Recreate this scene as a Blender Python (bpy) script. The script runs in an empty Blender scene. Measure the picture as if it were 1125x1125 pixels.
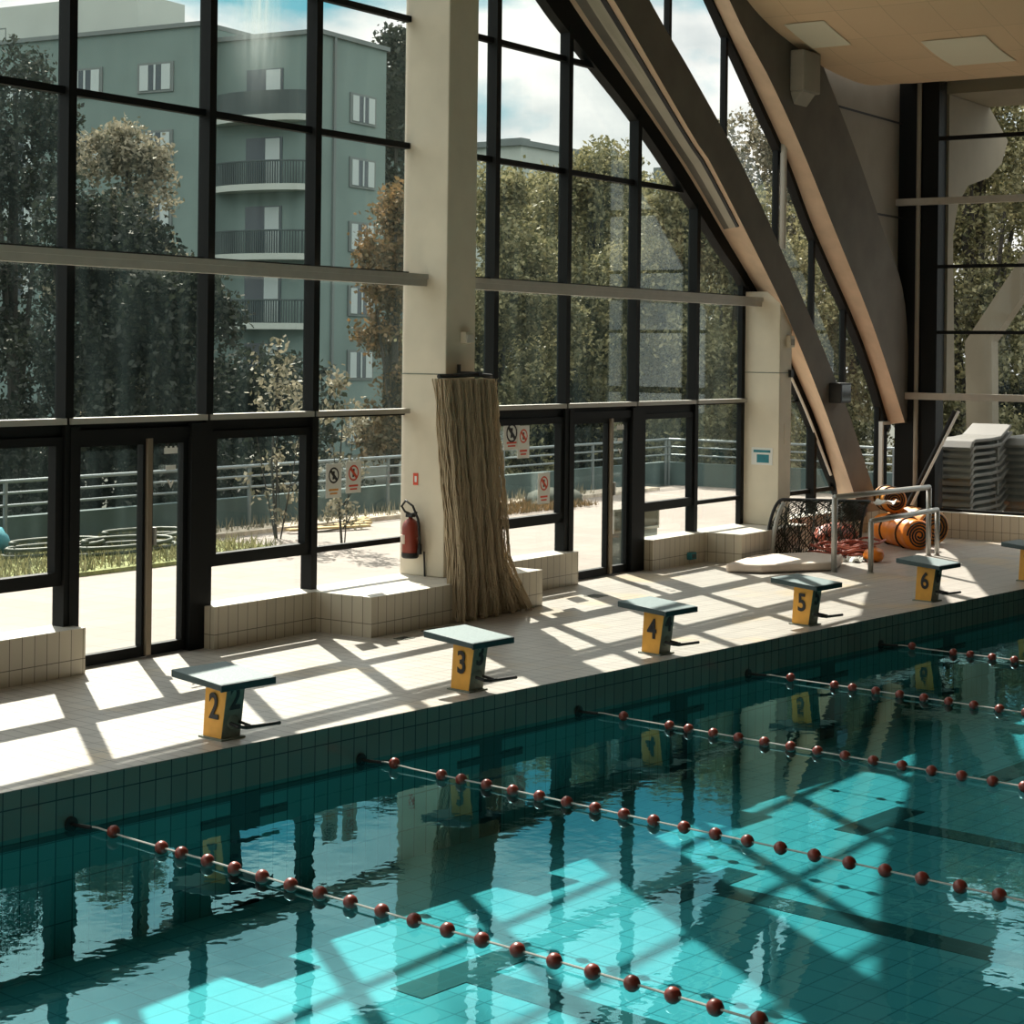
import bpy, bmesh, math, random
import numpy as np
from mathutils import Matrix, Vector
random.seed(7)
PI = math.pi
scene = bpy.context.scene
COL = scene.collection
# ------------------------------------------------------------------ camera
CAM = Vector((-8.125, -9.343, 2.615)); YAW, PITCH, ROLL, FPX = .859, -.0016, .0116, 2033.735
fwd = Vector((math.sin(YAW)*math.cos(PITCH), math.cos(YAW)*math.cos(PITCH), math.sin(PITCH)))
r0 = Vector((math.cos(YAW), -math.sin(YAW), 0)); u0 = r0.cross(fwd)
right = math.cos(ROLL)*r0 + math.sin(ROLL)*u0; up = -math.sin(ROLL)*r0 + math.cos(ROLL)*u0
cd = bpy.data.cameras.new('camera'); cam = bpy.data.objects.new('camera', cd); COL.objects.link(cam)
cam.matrix_world = Matrix.Translation(CAM) @ Matrix((right, up, -fwd)).transposed().to_4x4()
cd.sensor_width = 36; cd.lens = FPX/1125*36; cd.shift_y = -(562.5-391.66)/1125; cd.clip_end = 600
scene.camera = cam
# ------------------------------------------------------------------ frame of the glazed hall front
PH, YF = .11193, 3.128
UX = Vector((math.cos(PH), math.sin(PH), 0)); NX = Vector((math.sin(PH), -math.cos(PH), 0))
MF = Matrix.Translation((0, YF, 0)) @ Matrix.Rotation(PH, 4, 'Z')       # local (s, -o, z)
def W(s, o, z): return Vector((0, YF, 0)) + UX*s + NX*o + Vector((0, 0, z))
def FM(s, o, z=0): return MF @ Matrix.Translation((s, -o, z))
# ------------------------------------------------------------------ sky, sun, exposure
SUN_DIR = (UX*.77 - NX*1.0 + Vector((0, 0, 1.22))).normalized()
world = bpy.data.worlds.new('sky'); scene.world = world; world.use_nodes = True
nt = world.node_tree; nt.nodes.clear()
N = nt.nodes.new; K = nt.links.new
out = N('ShaderNodeOutputWorld'); bg = N('ShaderNodeBackground'); K(bg.outputs[0], out.inputs[0])
tc = N('ShaderNodeTexCoord'); sep = N('ShaderNodeSeparateXYZ'); K(tc.outputs['Generated'], sep.inputs[0])
grad = N('ShaderNodeValToRGB'); K(sep.outputs['Z'], grad.inputs[0])
grad.color_ramp.elements[0].position = 0.0; grad.color_ramp.elements[0].color = (.25, .60, .70, 1)
grad.color_ramp.elements[1].position = .45; grad.color_ramp.elements[1].color = (.05, .32, .44, 1)
mp = N('ShaderNodeMapping'); mp.inputs['Scale'].default_value = (1, 1, 1.9); mp.inputs['Location'].default_value = (.35, .18, .12)
K(tc.outputs['Generated'], mp.inputs[0])
n1 = N('ShaderNodeTexNoise'); n1.inputs['Scale'].default_value = 5.2; n1.inputs['Detail'].default_value = 9; n1.inputs['Roughness'].default_value = .55
K(mp.outputs[0], n1.inputs['Vector'])
cr = N('ShaderNodeValToRGB'); K(n1.outputs['Fac'], cr.inputs[0])
cr.color_ramp.elements[0].position = .44; cr.color_ramp.elements[0].color = (0, 0, 0, 1)
cr.color_ramp.elements[1].position = .56; cr.color_ramp.elements[1].color = (1, 1, 1, 1)
n2 = N('ShaderNodeTexNoise'); n2.inputs['Scale'].default_value = 9; n2.inputs['Detail'].default_value = 6
K(mp.outputs[0], n2.inputs['Vector'])
cc = N('ShaderNodeValToRGB'); K(n2.outputs['Fac'], cc.inputs[0])
cc.color_ramp.elements[0].position = .35; cc.color_ramp.elements[0].color = (.60, .66, .68, 1)
cc.color_ramp.elements[1].position = .62; cc.color_ramp.elements[1].color = (1.15, 1.12, 1.08, 1)
bi = N('ShaderNodeFloatCurve'); K(sep.outputs['Z'], bi.inputs['Value'])      # cloud cover against height over the horizon
cv = bi.mapping.curves[0]; cv.points[0].location = (0, .62); cv.points[1].location = (1, .62)
for x_, y_ in ((.165, .61), (.187, .47), (.22, .38), (.27, .58), (.40, .64)): cv.points.new(x_, y_)
bi.mapping.update()
ad = N('ShaderNodeMath'); ad.operation = 'ADD'; K(n1.outputs['Fac'], ad.inputs[0]); K(bi.outputs[0], ad.inputs[1]); sb = N('ShaderNodeMath'); sb.operation = 'SUBTRACT'; K(ad.outputs[0], sb.inputs[0]); sb.inputs[1].default_value = .5; K(sb.outputs[0], cr.inputs[0])
mx = N('ShaderNodeMix'); mx.data_type = 'RGBA'; K(cr.outputs[0], mx.inputs[0]); K(grad.outputs[0], mx.inputs[6]); K(cc.outputs[0], mx.inputs[7])
K(mx.outputs[2], bg.inputs[0])
hi = N('ShaderNodeMapRange'); hi.inputs[1].default_value = .20; hi.inputs[2].default_value = .34; hi.inputs[3].default_value = 1.0; hi.inputs[4].default_value = 1.9; K(sep.outputs['Z'], hi.inputs[0]); K(hi.outputs[0], bg.inputs[1])  # unseen upper sky brightened to strengthen the water's reflections
sl = bpy.data.lights.new('sun', 'SUN'); sl.energy = 9.4; sl.angle = .0093; sl.color = (1, .93, .84)
sun = bpy.data.objects.new('sun', sl); COL.objects.link(sun); sun.rotation_euler = SUN_DIR.to_track_quat('Z', 'Y').to_euler(); sun.location = (20, 20, 30)
scene.view_settings.view_transform = 'Standard'; scene.view_settings.look = 'None'
scene.view_settings.exposure = 0.28; scene.view_settings.gamma = 1; scene.view_settings.use_curve_mapping = False
cy = scene.cycles
cy.max_bounces = 9; cy.diffuse_bounces = 4; cy.glossy_bounces = 4; cy.transmission_bounces = 4; cy.transparent_max_bounces = 24
cy.caustics_reflective = False; cy.caustics_refractive = False; cy.sample_clamp_indirect = 4

# ================================================================== materials
def newmat(name):
    m = bpy.data.materials.new(name); m.use_nodes = True
    b = m.node_tree.nodes['Principled BSDF']; return m, m.node_tree, b
def mat(name, c, rough=.6, metal=0, noise=0, nscale=8, spec=.5, bump=0):
    m, t, b = newmat(name)
    b.inputs['Base Color'].default_value = (*c, 1); b.inputs['Roughness'].default_value = rough
    b.inputs['Metallic'].default_value = metal; b.inputs['Specular IOR Level'].default_value = spec
    if noise or bump:
        tx = t.nodes.new('ShaderNodeTexCoord'); n = t.nodes.new('ShaderNodeTexNoise'); n.inputs['Scale'].default_value = nscale; n.inputs['Detail'].default_value = 6
        t.links.new(tx.outputs['Object'], n.inputs['Vector'])
        if noise:
            r = t.nodes.new('ShaderNodeValToRGB'); t.links.new(n.outputs['Fac'], r.inputs[0])
            r.color_ramp.elements[0].position = .3; r.color_ramp.elements[1].position = .7
            r.color_ramp.elements[0].color = (*[v*(1-noise) for v in c], 1); r.color_ramp.elements[1].color = (*[min(1, v*(1+noise)) for v in c], 1)
            t.links.new(r.outputs[0], b.inputs['Base Color'])
        if bump:
            bu = t.nodes.new('ShaderNodeBump'); bu.inputs['Strength'].default_value = bump; bu.inputs['Distance'].default_value = .02
            t.links.new(n.outputs['Fac'], bu.inputs['Height']); t.links.new(bu.outputs[0], b.inputs['Normal'])
    return m
def M_(t, op, a, b=None, c=None):
    n = t.nodes.new('ShaderNodeMath'); n.operation = op
    for i, v in enumerate((a, b, c)):
        if v is None: continue
        if isinstance(v, (int, float)): n.inputs[i].default_value = v
        else: t.links.new(v, n.inputs[i])
    return n.outputs[0]
def tiles(name, c, grout, su, sv, gap=.006, mode='wall', off=(0, 0), rough=.25, var=.06, stagger=False, stain=None, brick=False):
    """ceramic tiles: u runs along the wall, v up (mode wall) or both on the ground (mode floor)"""
    m, t, b = newmat(name)
    tx = t.nodes.new('ShaderNodeTexCoord'); s = t.nodes.new('ShaderNodeSeparateXYZ'); t.links.new(tx.outputs['Object'], s.inputs[0])
    u = M_(t, 'ADD', s.outputs[0], s.outputs[1]) if mode == 'wall' else s.outputs[0]
    v = s.outputs[2] if mode == 'wall' else s.outputs[1]
    u = M_(t, 'DIVIDE', M_(t, 'ADD', u, off[0]+100*su), su); v = M_(t, 'DIVIDE', M_(t, 'ADD', v, off[1]+100*sv), sv)
    if brick: u = M_(t, 'ADD', u, M_(t, 'MULTIPLY', M_(t, 'MODULO', M_(t, 'FLOOR', v), 2), .5))
    du = M_(t, 'ABSOLUTE', M_(t, 'SUBTRACT', M_(t, 'FRACT', u), .5)); dv = M_(t, 'ABSOLUTE', M_(t, 'SUBTRACT', M_(t, 'FRACT', v), .5))
    g = M_(t, 'MAXIMUM', M_(t, 'GREATER_THAN', du, .5-gap/su/2), M_(t, 'GREATER_THAN', dv, .5-gap/sv/2))
    cb = t.nodes.new('ShaderNodeCombineXYZ'); t.links.new(M_(t, 'FLOOR', u), cb.inputs[0]); t.links.new(M_(t, 'FLOOR', v), cb.inputs[1])
    wn = t.nodes.new('ShaderNodeTexWhiteNoise'); t.links.new(cb.outputs[0], wn.inputs['Vector'])
    hs = t.nodes.new('ShaderNodeHueSaturation'); hs.inputs['Color'].default_value = (*c, 1)
    t.links.new(M_(t, 'MULTIPLY_ADD', wn.outputs['Value'], 2*var, 1-var), hs.inputs['Value'])
    col = hs.outputs[0]
    if stain:  # noise patches of a second colour
        n = t.nodes.new('ShaderNodeTexNoise'); n.inputs['Scale'].default_value = stain[1]; n.inputs['Detail'].default_value = 3
        t.links.new(tx.outputs['Object'], n.inputs['Vector'])
        r = t.nodes.new('ShaderNodeValToRGB'); t.links.new(n.outputs['Fac'], r.inputs[0]); r.color_ramp.elements[0].position = .56; r.color_ramp.elements[1].position = .68
        mm = t.nodes.new('ShaderNodeMix'); mm.data_type = 'RGBA'; t.links.new(r.outputs[0], mm.inputs[0]); t.links.new(col, mm.inputs[6]); mm.inputs[7].default_value = (*stain[0], 1)
        col = mm.outputs[2]
    mg = t.nodes.new('ShaderNodeMix'); mg.data_type = 'RGBA'; t.links.new(g, mg.inputs[0]); t.links.new(col, mg.inputs[6]); mg.inputs[7].default_value = (*grout, 1)
    t.links.new(mg.outputs[2], b.inputs['Base Color']); b.inputs['Roughness'].default_value = rough
    return m
def true_ior(t, fr, ior):      # same reflectance from both sides of a thin sheet
    g = t.nodes.new('ShaderNodeNewGeometry'); m = t.nodes.new('ShaderNodeMapRange'); t.links.new(g.outputs['Backfacing'], m.inputs[0])
    m.inputs[3].default_value = ior; m.inputs[4].default_value = 1/ior; t.links.new(m.outputs[0], fr.inputs[0])
def glass_mat(name, tint=(.93, .95, .93), dirt_haze=.05):
    m = bpy.data.materials.new(name); m.use_nodes = True; t = m.node_tree; t.nodes.clear()
    o = t.nodes.new('ShaderNodeOutputMaterial'); tr = t.nodes.new('ShaderNodeBsdfTransparent'); tr.inputs[0].default_value = (*tint, 1)
    gl = t.nodes.new('ShaderNodeBsdfGlossy'); gl.inputs['Roughness'].default_value = 0.0; gl.inputs[0].default_value = (.8, .9, .9, 1)
    fr = t.nodes.new('ShaderNodeFresnel'); true_ior(t, fr, 1.30)
    a = t.nodes.new('ShaderNodeMixShader'); t.links.new(fr.outputs[0], a.inputs[0]); t.links.new(tr.outputs[0], a.inputs[1]); t.links.new(gl.outputs[0], a.inputs[2])
    # dusty streaks on the pane, doubling as painted reflection haze
    tx = t.nodes.new('ShaderNodeTexCoord'); mp_ = t.nodes.new('ShaderNodeMapping'); mp_.inputs['Scale'].default_value = (5, 5, .5)
    t.links.new(tx.outputs['Object'], mp_.inputs[0]); n = t.nodes.new('ShaderNodeTexNoise'); n.inputs['Scale'].default_value = 1.1; n.inputs['Detail'].default_value = 7
    t.links.new(mp_.outputs[0], n.inputs['Vector'])
    r = t.nodes.new('ShaderNodeMapRange'); r.inputs[1].default_value = .38; r.inputs[2].default_value = .75; r.inputs[3].default_value = dirt_haze*.35; r.inputs[4].default_value = dirt_haze*2.2
    t.links.new(n.outputs['Fac'], r.inputs[0])
    d = t.nodes.new('ShaderNodeBsdfDiffuse'); d.inputs[0].default_value = (.45, .62, .6, 1); tl = t.nodes.new('ShaderNodeBsdfTranslucent'); tl.inputs[0].default_value = (.40, .58, .56, 1)
    ds = t.nodes.new('ShaderNodeMixShader'); ds.inputs[0].default_value = .6; t.links.new(d.outputs[0], ds.inputs[1]); t.links.new(tl.outputs[0], ds.inputs[2])
    f = t.nodes.new('ShaderNodeMixShader'); t.links.new(r.outputs[0], f.inputs[0]); t.links.new(a.outputs[0], f.inputs[1]); t.links.new(ds.outputs[0], f.inputs[2])
    t.links.new(f.outputs[0], o.inputs[0]); return m
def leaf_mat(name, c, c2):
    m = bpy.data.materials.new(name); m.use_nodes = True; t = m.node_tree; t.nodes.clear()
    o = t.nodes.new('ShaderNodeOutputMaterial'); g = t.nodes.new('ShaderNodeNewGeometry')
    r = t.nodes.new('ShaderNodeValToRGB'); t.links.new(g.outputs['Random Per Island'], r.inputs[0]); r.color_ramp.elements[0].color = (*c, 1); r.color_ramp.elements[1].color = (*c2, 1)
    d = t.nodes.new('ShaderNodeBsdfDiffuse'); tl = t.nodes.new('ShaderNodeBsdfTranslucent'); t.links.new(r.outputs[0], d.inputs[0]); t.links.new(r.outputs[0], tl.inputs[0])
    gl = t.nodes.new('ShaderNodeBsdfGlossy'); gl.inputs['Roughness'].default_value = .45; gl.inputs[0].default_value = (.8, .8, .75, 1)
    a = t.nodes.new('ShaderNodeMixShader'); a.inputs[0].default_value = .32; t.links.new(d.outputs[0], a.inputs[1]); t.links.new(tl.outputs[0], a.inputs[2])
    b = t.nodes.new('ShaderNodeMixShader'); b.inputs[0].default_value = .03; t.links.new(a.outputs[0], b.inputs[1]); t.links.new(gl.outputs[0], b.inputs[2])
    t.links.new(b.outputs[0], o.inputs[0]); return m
# water: see-through surface with mirror reflections that grow at grazing angles, light ripples
def water_mat():
    m = bpy.data.materials.new('pool_water'); m.use_nodes = True; t = m.node_tree; t.nodes.clear()
    o = t.nodes.new('ShaderNodeOutputMaterial'); tr = t.nodes.new('ShaderNodeBsdfTransparent'); tr.inputs[0].default_value = (.36, .78, .80, 1)
    gl = t.nodes.new('ShaderNodeBsdfGlossy'); gl.inputs['Roughness'].default_value = 0.0; gl.inputs[0].default_value = (.42, .86, .93, 1)
    tx = t.nodes.new('ShaderNodeTexCoord')
    n = t.nodes.new('ShaderNodeTexNoise'); n.inputs['Scale'].default_value = 5.0; n.inputs['Detail'].default_value = 2.5; n.inputs['Roughness'].default_value = .55
    t.links.new(tx.outputs['Object'], n.inputs['Vector'])
    bu = t.nodes.new('ShaderNodeBump'); bu.inputs['Strength'].default_value = .055; bu.inputs['Distance'].default_value = .02; t.links.new(n.outputs['Fac'], bu.inputs['Height'])
    fr = t.nodes.new('ShaderNodeFresnel'); true_ior(t, fr, 1.52); t.links.new(bu.outputs[0], fr.inputs['Normal']); t.links.new(bu.outputs[0], gl.inputs['Normal'])
    a = t.nodes.new('ShaderNodeMixShader'); t.links.new(fr.outputs[0], a.inputs[0]); t.links.new(tr.outputs[0], a.inputs[1]); t.links.new(gl.outputs[0], a.inputs[2])
    t.links.new(a.outputs[0], o.inputs[0]); return m
def net_mat(name, c): return mat(name, c, .9, spec=.1)

G = {}
G['deck'] = tiles('deck_tiles', (.49, .46, .42), (.24, .215, .19), .125, .25, .010, 'floor', rough=.33, stain=((.60, .50, .36), .9))  # ochre patches blended in by noise
G['poolwall'] = tiles('pool_wall_tiles', (.17, .19, .16), (.02, .03, .03), .125, .25, .008, 'wall', (.08, .11), .2, .10)  # shade and teal light put into the tile colour
G['poolwall_low'] = tiles('submerged_wall_tiles', (.15, .31, .30), (.04, .11, .11), .125, .25, .008, 'wall', (.08, .11), .3, .08)
G['poolfloor'] = tiles('pool_floor_tiles', (.24, .46, .51), (.10, .25, .29), .25, .20, .012, 'floor', rough=.4, var=.05)
G['lane'] = tiles('lane_marking_tiles', (.012, .03, .035), (.03, .07, .08), .25, .25, .012, 'floor', rough=.4)
G['band'] = mat('dark_line_tiles', (.012, .02, .022), .3)
G['curb'] = tiles('curb_tiles', (.52, .47, .37), (.14, .12, .09), .125, .25, .007, 'wall', (.02, -.125), .3, .05)
G['curbtop'] = tiles('curb_top_tiles', (.66, .62, .55), (.3, .28, .24), .25, .25, .006, 'floor', rough=.4)
G['terrace'] = tiles('terrace_pavers', (.245, .20, .17), (.15, .125, .11), .4, .4, .012, 'floor', rough=.8, var=.09)
G['black'] = mat('black_frame_paint', (.004, .005, .005), .6, 0, spec=.2)
G['sill'] = mat('sunlit_dusty_aluminium', (.42, .40, .36), .5, .3)  # dusty metal, made paler to hold the sun on the transom tops
G['brass'] = mat('weathered_brass', (.26, .21, .15), .45, .6)
G['rail'] = mat('beige_painted_steel', (.42, .39, .34), .5, noise=.06)
G['pillar'] = mat('cream_painted_concrete', (.68, .61, .48), .75, noise=.05, nscale=3, bump=.1)
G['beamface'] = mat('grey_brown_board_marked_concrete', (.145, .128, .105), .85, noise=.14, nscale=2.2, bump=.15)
G['soffit'] = mat('lit_tan_concrete_soffit', (.60, .43, .30), .75, noise=.1, nscale=4)  # light on the beam undersides put into this paler tan
G['cavity'] = mat('cream_soffit_panel', (.42, .38, .31), .8, noise=.08, nscale=3)
G['panelwall'] = mat('taupe_wall_panel', (.30, .27, .22), .8, noise=.06, nscale=3)
G['wallpaint'] = mat('pale_wall_paint', (.55, .52, .46), .8)
G['roofm'] = mat('grey_roof', (.2, .2, .2), .9)
G['ceil'] = tiles('ochre_ceiling_boards', (.66, .47, .29), (.52, .37, .23), .9, .6, .012, 'floor', rough=.9, var=.035)
G['ceil_lit'] = mat('lit_ceiling_patch', (.72, .66, .50), .9)  # lit areas of the ceiling put into a paler colour
G['glass'] = glass_mat('dusty_hazy_window_glass', dirt_haze=.008)
G['glass2'] = glass_mat('end_window_glass', (.93, .94, .91), .008)
G['water'] = water_mat()
G['steel'] = mat('brushed_steel', (.42, .41, .38), .42, .6)
G['galv'] = mat('grey_galvanised_rail', (.17, .20, .205), .45, .5)
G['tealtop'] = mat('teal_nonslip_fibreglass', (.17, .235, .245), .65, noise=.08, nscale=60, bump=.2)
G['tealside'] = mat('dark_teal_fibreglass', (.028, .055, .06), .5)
G['yellow'] = mat('yellow_paint', (.74, .36, .05), .55, noise=.06, nscale=14)
G['greyconc'] = mat('grey_green_steel_and_shade', (.17, .19, .15), .7, noise=.2, nscale=18)  # plain steel parts, and shade painted on the pedestals
G['ink'] = mat('black_lettering', (.01, .01, .012), .6)
G['red'] = mat('red_enamel', (.22, .03, .015), .4)
G['float'] = mat('dark_red_plastic_float', (.20, .03, .018), .35)
G['rope'] = mat('white_rope', (.42, .42, .39), .8)
G['rubber'] = mat('black_rubber', (.012, .012, .012), .6)
G['white'] = mat('white_card', (.72, .72, .68), .7)
G['signred'] = mat('red_print', (.62, .07, .03), .6)
G['net'] = net_mat('khaki_net_cord', (.52, .43, .30))
_t = G['net'].node_tree; _b = _t.nodes['Principled BSDF']; _o = _t.nodes['Material Output']; _x = _t.nodes.new('ShaderNodeMixShader'); _x.inputs[0].default_value = .22
_l = _t.nodes.new('ShaderNodeBsdfTranslucent'); _l.inputs[0].default_value = (.75, .60, .42, 1); _t.links.new(_b.outputs[0], _x.inputs[1]); _t.links.new(_l.outputs[0], _x.inputs[2]); _t.links.new(_x.outputs[0], _o.inputs[0])
G['net2'] = net_mat('dark_net_cord', (.05, .055, .045))
G['orange'] = mat('orange_inflatable_vinyl', (.92, .25, .02), .35, noise=.15, nscale=5)
G['orange2'] = mat('ochre_orange_vinyl', (.62, .26, .04), .5, noise=.2, nscale=6)
G['mattress'] = mat('off_white_foam', (.66, .56, .48), .8, noise=.06)
G['redrope'] = mat('faded_red_plastic', (.42, .10, .06), .5, noise=.25, nscale=12)
G['darkcloth'] = mat('dark_brown_cloth', (.035, .026, .022), .9)
G['facade'] = mat('weathered_grey_render', (.13, .18, .165), .9, noise=.08, nscale=.5)
G['facade2'] = mat('pale_render', (.36, .39, .355), .9, noise=.06, nscale=.5)
G['shutter'] = mat('pale_shutter', (.36, .41, .40), .7)
G['wframe'] = mat('window_surround', (.12, .14, .135), .8)
G['darkpane'] = mat('dark_pane', (.03, .045, .055), .15)
G['balcony'] = mat('dark_balcony_panel', (.035, .05, .05), .7)
G['parapet'] = mat('dark_green_concrete', (.065, .10, .098), .9, noise=.15, nscale=3)
G['grassm'] = mat('dry_grass', (.26, .28, .11), 1, noise=.4, nscale=14)
G['gravel'] = mat('pale_gravel', (.55, .46, .36), 1, noise=.35, nscale=9)
G['earth'] = mat('dark_earth', (.05, .055, .04), 1)
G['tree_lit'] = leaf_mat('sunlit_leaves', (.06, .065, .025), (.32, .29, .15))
G['tree_dark'] = leaf_mat('shaded_leaves', (.006, .010, .008), (.028, .034, .021))  # deep shade among the trees put into the leaf colour
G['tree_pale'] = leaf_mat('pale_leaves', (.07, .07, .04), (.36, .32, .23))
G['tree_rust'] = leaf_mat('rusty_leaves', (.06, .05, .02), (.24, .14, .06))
G['bark'] = mat('dark_bark', (.035, .03, .024), .95, noise=.3, nscale=6)
G['extconc'] = mat('exterior_beige_concrete', (.20, .175, .125), .85, noise=.08, nscale=2)
G['resin'] = mat('grey_resin', (.10, .095, .08), .6)
G['blue'] = mat('turquoise_tarp', (.03, .22, .27), .7, noise=.2, nscale=6)
G['wood'] = mat('raw_timber', (.50, .36, .16), .8, noise=.2, nscale=10)
G['hose'] = mat('green_hose', (.035, .045, .022), .6)

# ================================================================== mesh helpers
class MB:
    def __init__(s): s.v = []; s.f = []; s.m = []; s.slot = 0
    def add(s, vs, fs):
        b = len(s.v); s.v += [tuple(v) for v in vs]; s.f += [tuple(i+b for i in f) for f in fs]; s.m += [s.slot]*len(fs); return s
    def box(s, x0, x1, y0, y1, z0, z1):
        return s.add([(x, y, z) for z in (z0, z1) for y in (y0, y1) for x in (x0, x1)], [(0, 2, 3, 1), (4, 5, 7, 6), (0, 1, 5, 4), (2, 6, 7, 3), (0, 4, 6, 2), (1, 3, 7, 5)])
    def hexa(s, a, b):      # two quads joined into a block
        return s.add(list(a)+list(b), [(3, 2, 1, 0), (4, 5, 6, 7), (0, 1, 5, 4), (1, 2, 6, 5), (2, 3, 7, 6), (3, 0, 4, 7)])
    def prism(s, poly, d):  # polygon swept by vector d
        n = len(poly); d = Vector(d); p2 = [tuple(Vector(p)+d) for p in poly]
        return s.add(list(poly)+p2, [tuple(range(n))[::-1], tuple(range(n, 2*n))]+[(i, (i+1) % n, n+(i+1) % n, n+i) for i in range(n)])
    def tube(s, pts, r, n=8, closed=False, caps=True):
        pts = [Vector(p) for p in pts]; m = len(pts); rr = r if isinstance(r, (list, tuple)) else [r]*m; vs = []; prev = None
        for i, p in enumerate(pts):
            if closed: t = (pts[(i+1) % m]-pts[i-1])
            else: t = pts[min(i+1, m-1)]-pts[max(i-1, 0)]
            t = t.normalized() if t.length > 1e-9 else Vector((0, 0, 1))
            if prev is None: a = t.orthogonal().normalized()
            else:
                a = prev - t*prev.dot(t); a = a.normalized() if a.length > 1e-6 else t.orthogonal().normalized()
            prev = a; b = t.cross(a)
            vs += [p + (a*math.cos(2*PI*k/n)+b*math.sin(2*PI*k/n))*rr[i] for k in range(n)]
        fs = []
        for i in range(m if closed else m-1):
            j = (i+1) % m
            fs += [(i*n+k, i*n+(k+1) % n, j*n+(k+1) % n, j*n+k) for k in range(n)]
        if caps and not closed: fs += [tuple(range(n))[::-1], tuple(range((m-1)*n, m*n))]
        return s.add(vs, fs)
    def lathe(s, prof, n=16, c=(0, 0, 0), axis='z'):
        vs = []; c = Vector(c)
        for (r, h) in prof:
            for k in range(n):
                a = 2*PI*k/n; x, y = r*math.cos(a), r*math.sin(a)
                vs.append(c + Vector({'z': (x, y, h), 'x': (h, x, y), 'y': (x, h, y)}[axis]))
        m = len(prof); fs = [(i*n+k, i*n+(k+1) % n, (i+1)*n+(k+1) % n, (i+1)*n+k) for i in range(m-1) for k in range(n)]
        fs += [tuple(range(n))[::-1], tuple(range((m-1)*n, m*n))]
        return s.add(vs, fs)
    def blob(s, c, r, nu=16, nv=10, jit=0, seed=0):
        rnd = random.Random(seed); vs = []; fs = []
        rx, ry, rz = r
        for j in range(nv+1):
            for i in range(nu):
                th = PI*j/nv; ph = 2*PI*i/nu; q = 1+rnd.uniform(-jit, jit)
                vs.append((c[0]+rx*math.sin(th)*math.cos(ph)*q, c[1]+ry*math.sin(th)*math.sin(ph)*q, c[2]+rz*math.cos(th)*q))
        for j in range(nv):
            for i in range(nu):
                fs.append((j*nu+i, (j+1)*nu+i, (j+1)*nu+(i+1) % nu, j*nu+(i+1) % nu))
        return s.add(vs, fs)
    def build(s, name, mats, parent=None, frame=None, smooth=False, bevel=0, topslot=None):
        me = bpy.data.meshes.new(name); me.from_pydata(s.v, [], s.f)
        mats = mats if isinstance(mats, (list, tuple)) else [mats]
        for x in mats: me.materials.append(G[x] if isinstance(x, str) else x)
        if len(mats) > 1: me.polygons.foreach_set('material_index', s.m)
        me.validate(); me.update()
        bm = bmesh.new(); bm.from_mesh(me); bmesh.ops.recalc_face_normals(bm, faces=bm.faces); bm.to_mesh(me); bm.free()
        if topslot is not None:
            for p in me.polygons:
                if p.normal.z > .5: p.material_index = topslot
        if smooth: me.polygons.foreach_set('use_smooth', [True]*len(me.polygons))
        o = bpy.data.objects.new(name, me); COL.objects.link(o)
        fr = frame if frame is not None else Matrix.Identity(4)
        if parent is not None:
            o.parent = parent; pm = parent.matrix_basis.copy(); pp = parent.parent
            while pp is not None: pm = pp.matrix_basis @ pm; pp = pp.parent
            o.matrix_basis = pm.inverted() @ fr
        else: o.matrix_basis = fr
        if bevel:
            b = o.modifiers.new('bevel', 'BEVEL'); b.width = bevel; b.segments = 2; b.limit_method = 'ANGLE'
        return o
def fbx(mb, s0, s1, o0, o1, z0, z1): return mb.box(s0, s1, -o1, -o0, z0, z1)   # box in the hall-front frame
def tag(o, label=None, cat=None, group=None, kind=None):
    if label: o['label'] = label
    if cat: o['category'] = cat
    if group: o['group'] = group
    if kind: o['kind'] = kind
    return o
def struct(o, label=None, cat=None): o['kind'] = 'structure'; return tag(o, label, cat)
def empty(name, frame):
    e = bpy.data.objects.new(name, None); COL.objects.link(e); e.matrix_basis = frame; e.empty_display_size = .2; return e
def at(x, y, d):          # a place at depth d metres along the sight line through a point of the photograph
    return CAM + right*((x-562)/FPX*d) - up*((y-391.66)/FPX*d) + fwd*d
def sof(P):
    d = P - Vector((0, YF, 0)); return d.dot(UX), d.dot(NX), P.z
def poly_text(s, size, mtl, parent, frame, name='number', depth=.002):
    cu = bpy.data.curves.new(name, 'FONT'); cu.body = s; cu.size = size; cu.align_x = 'CENTER'; cu.align_y = 'CENTER'; cu.extrude = depth; cu.offset = size*.022
    tmp = bpy.data.objects.new('tmp', cu); COL.objects.link(tmp)
    dg = bpy.context.evaluated_depsgraph_get(); me = bpy.data.meshes.new_from_object(tmp.evaluated_get(dg))
    bpy.data.objects.remove(tmp); bpy.data.curves.remove(cu); me.name = name; me.materials.clear(); me.materials.append(G[mtl])
    o = bpy.data.objects.new(name, me); COL.objects.link(o)
    if parent is not None:
        o.parent = parent; pm = parent.matrix_basis.copy(); pp = parent.parent
        while pp is not None: pm = pp.matrix_basis @ pm; pp = pp.parent
        o.matrix_basis = pm.inverted() @ frame
    else: o.matrix_basis = frame
    return o
def children_of(o): return [c for c in bpy.data.objects if c.parent == o]
def copy_tree(o, parent=None):
    c = o.copy(); COL.objects.link(c)
    if parent is not None: c.parent = parent
    for ch in children_of(o): copy_tree(ch, c)
    return c

# ================================================================== pool and deck
SEND = 16.645                       # the end wall stands at this distance along the front
PX0, PX1, PY1 = -4.3, 16.4, -25.0
ZW, ZB = -.285, -1.07
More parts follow.
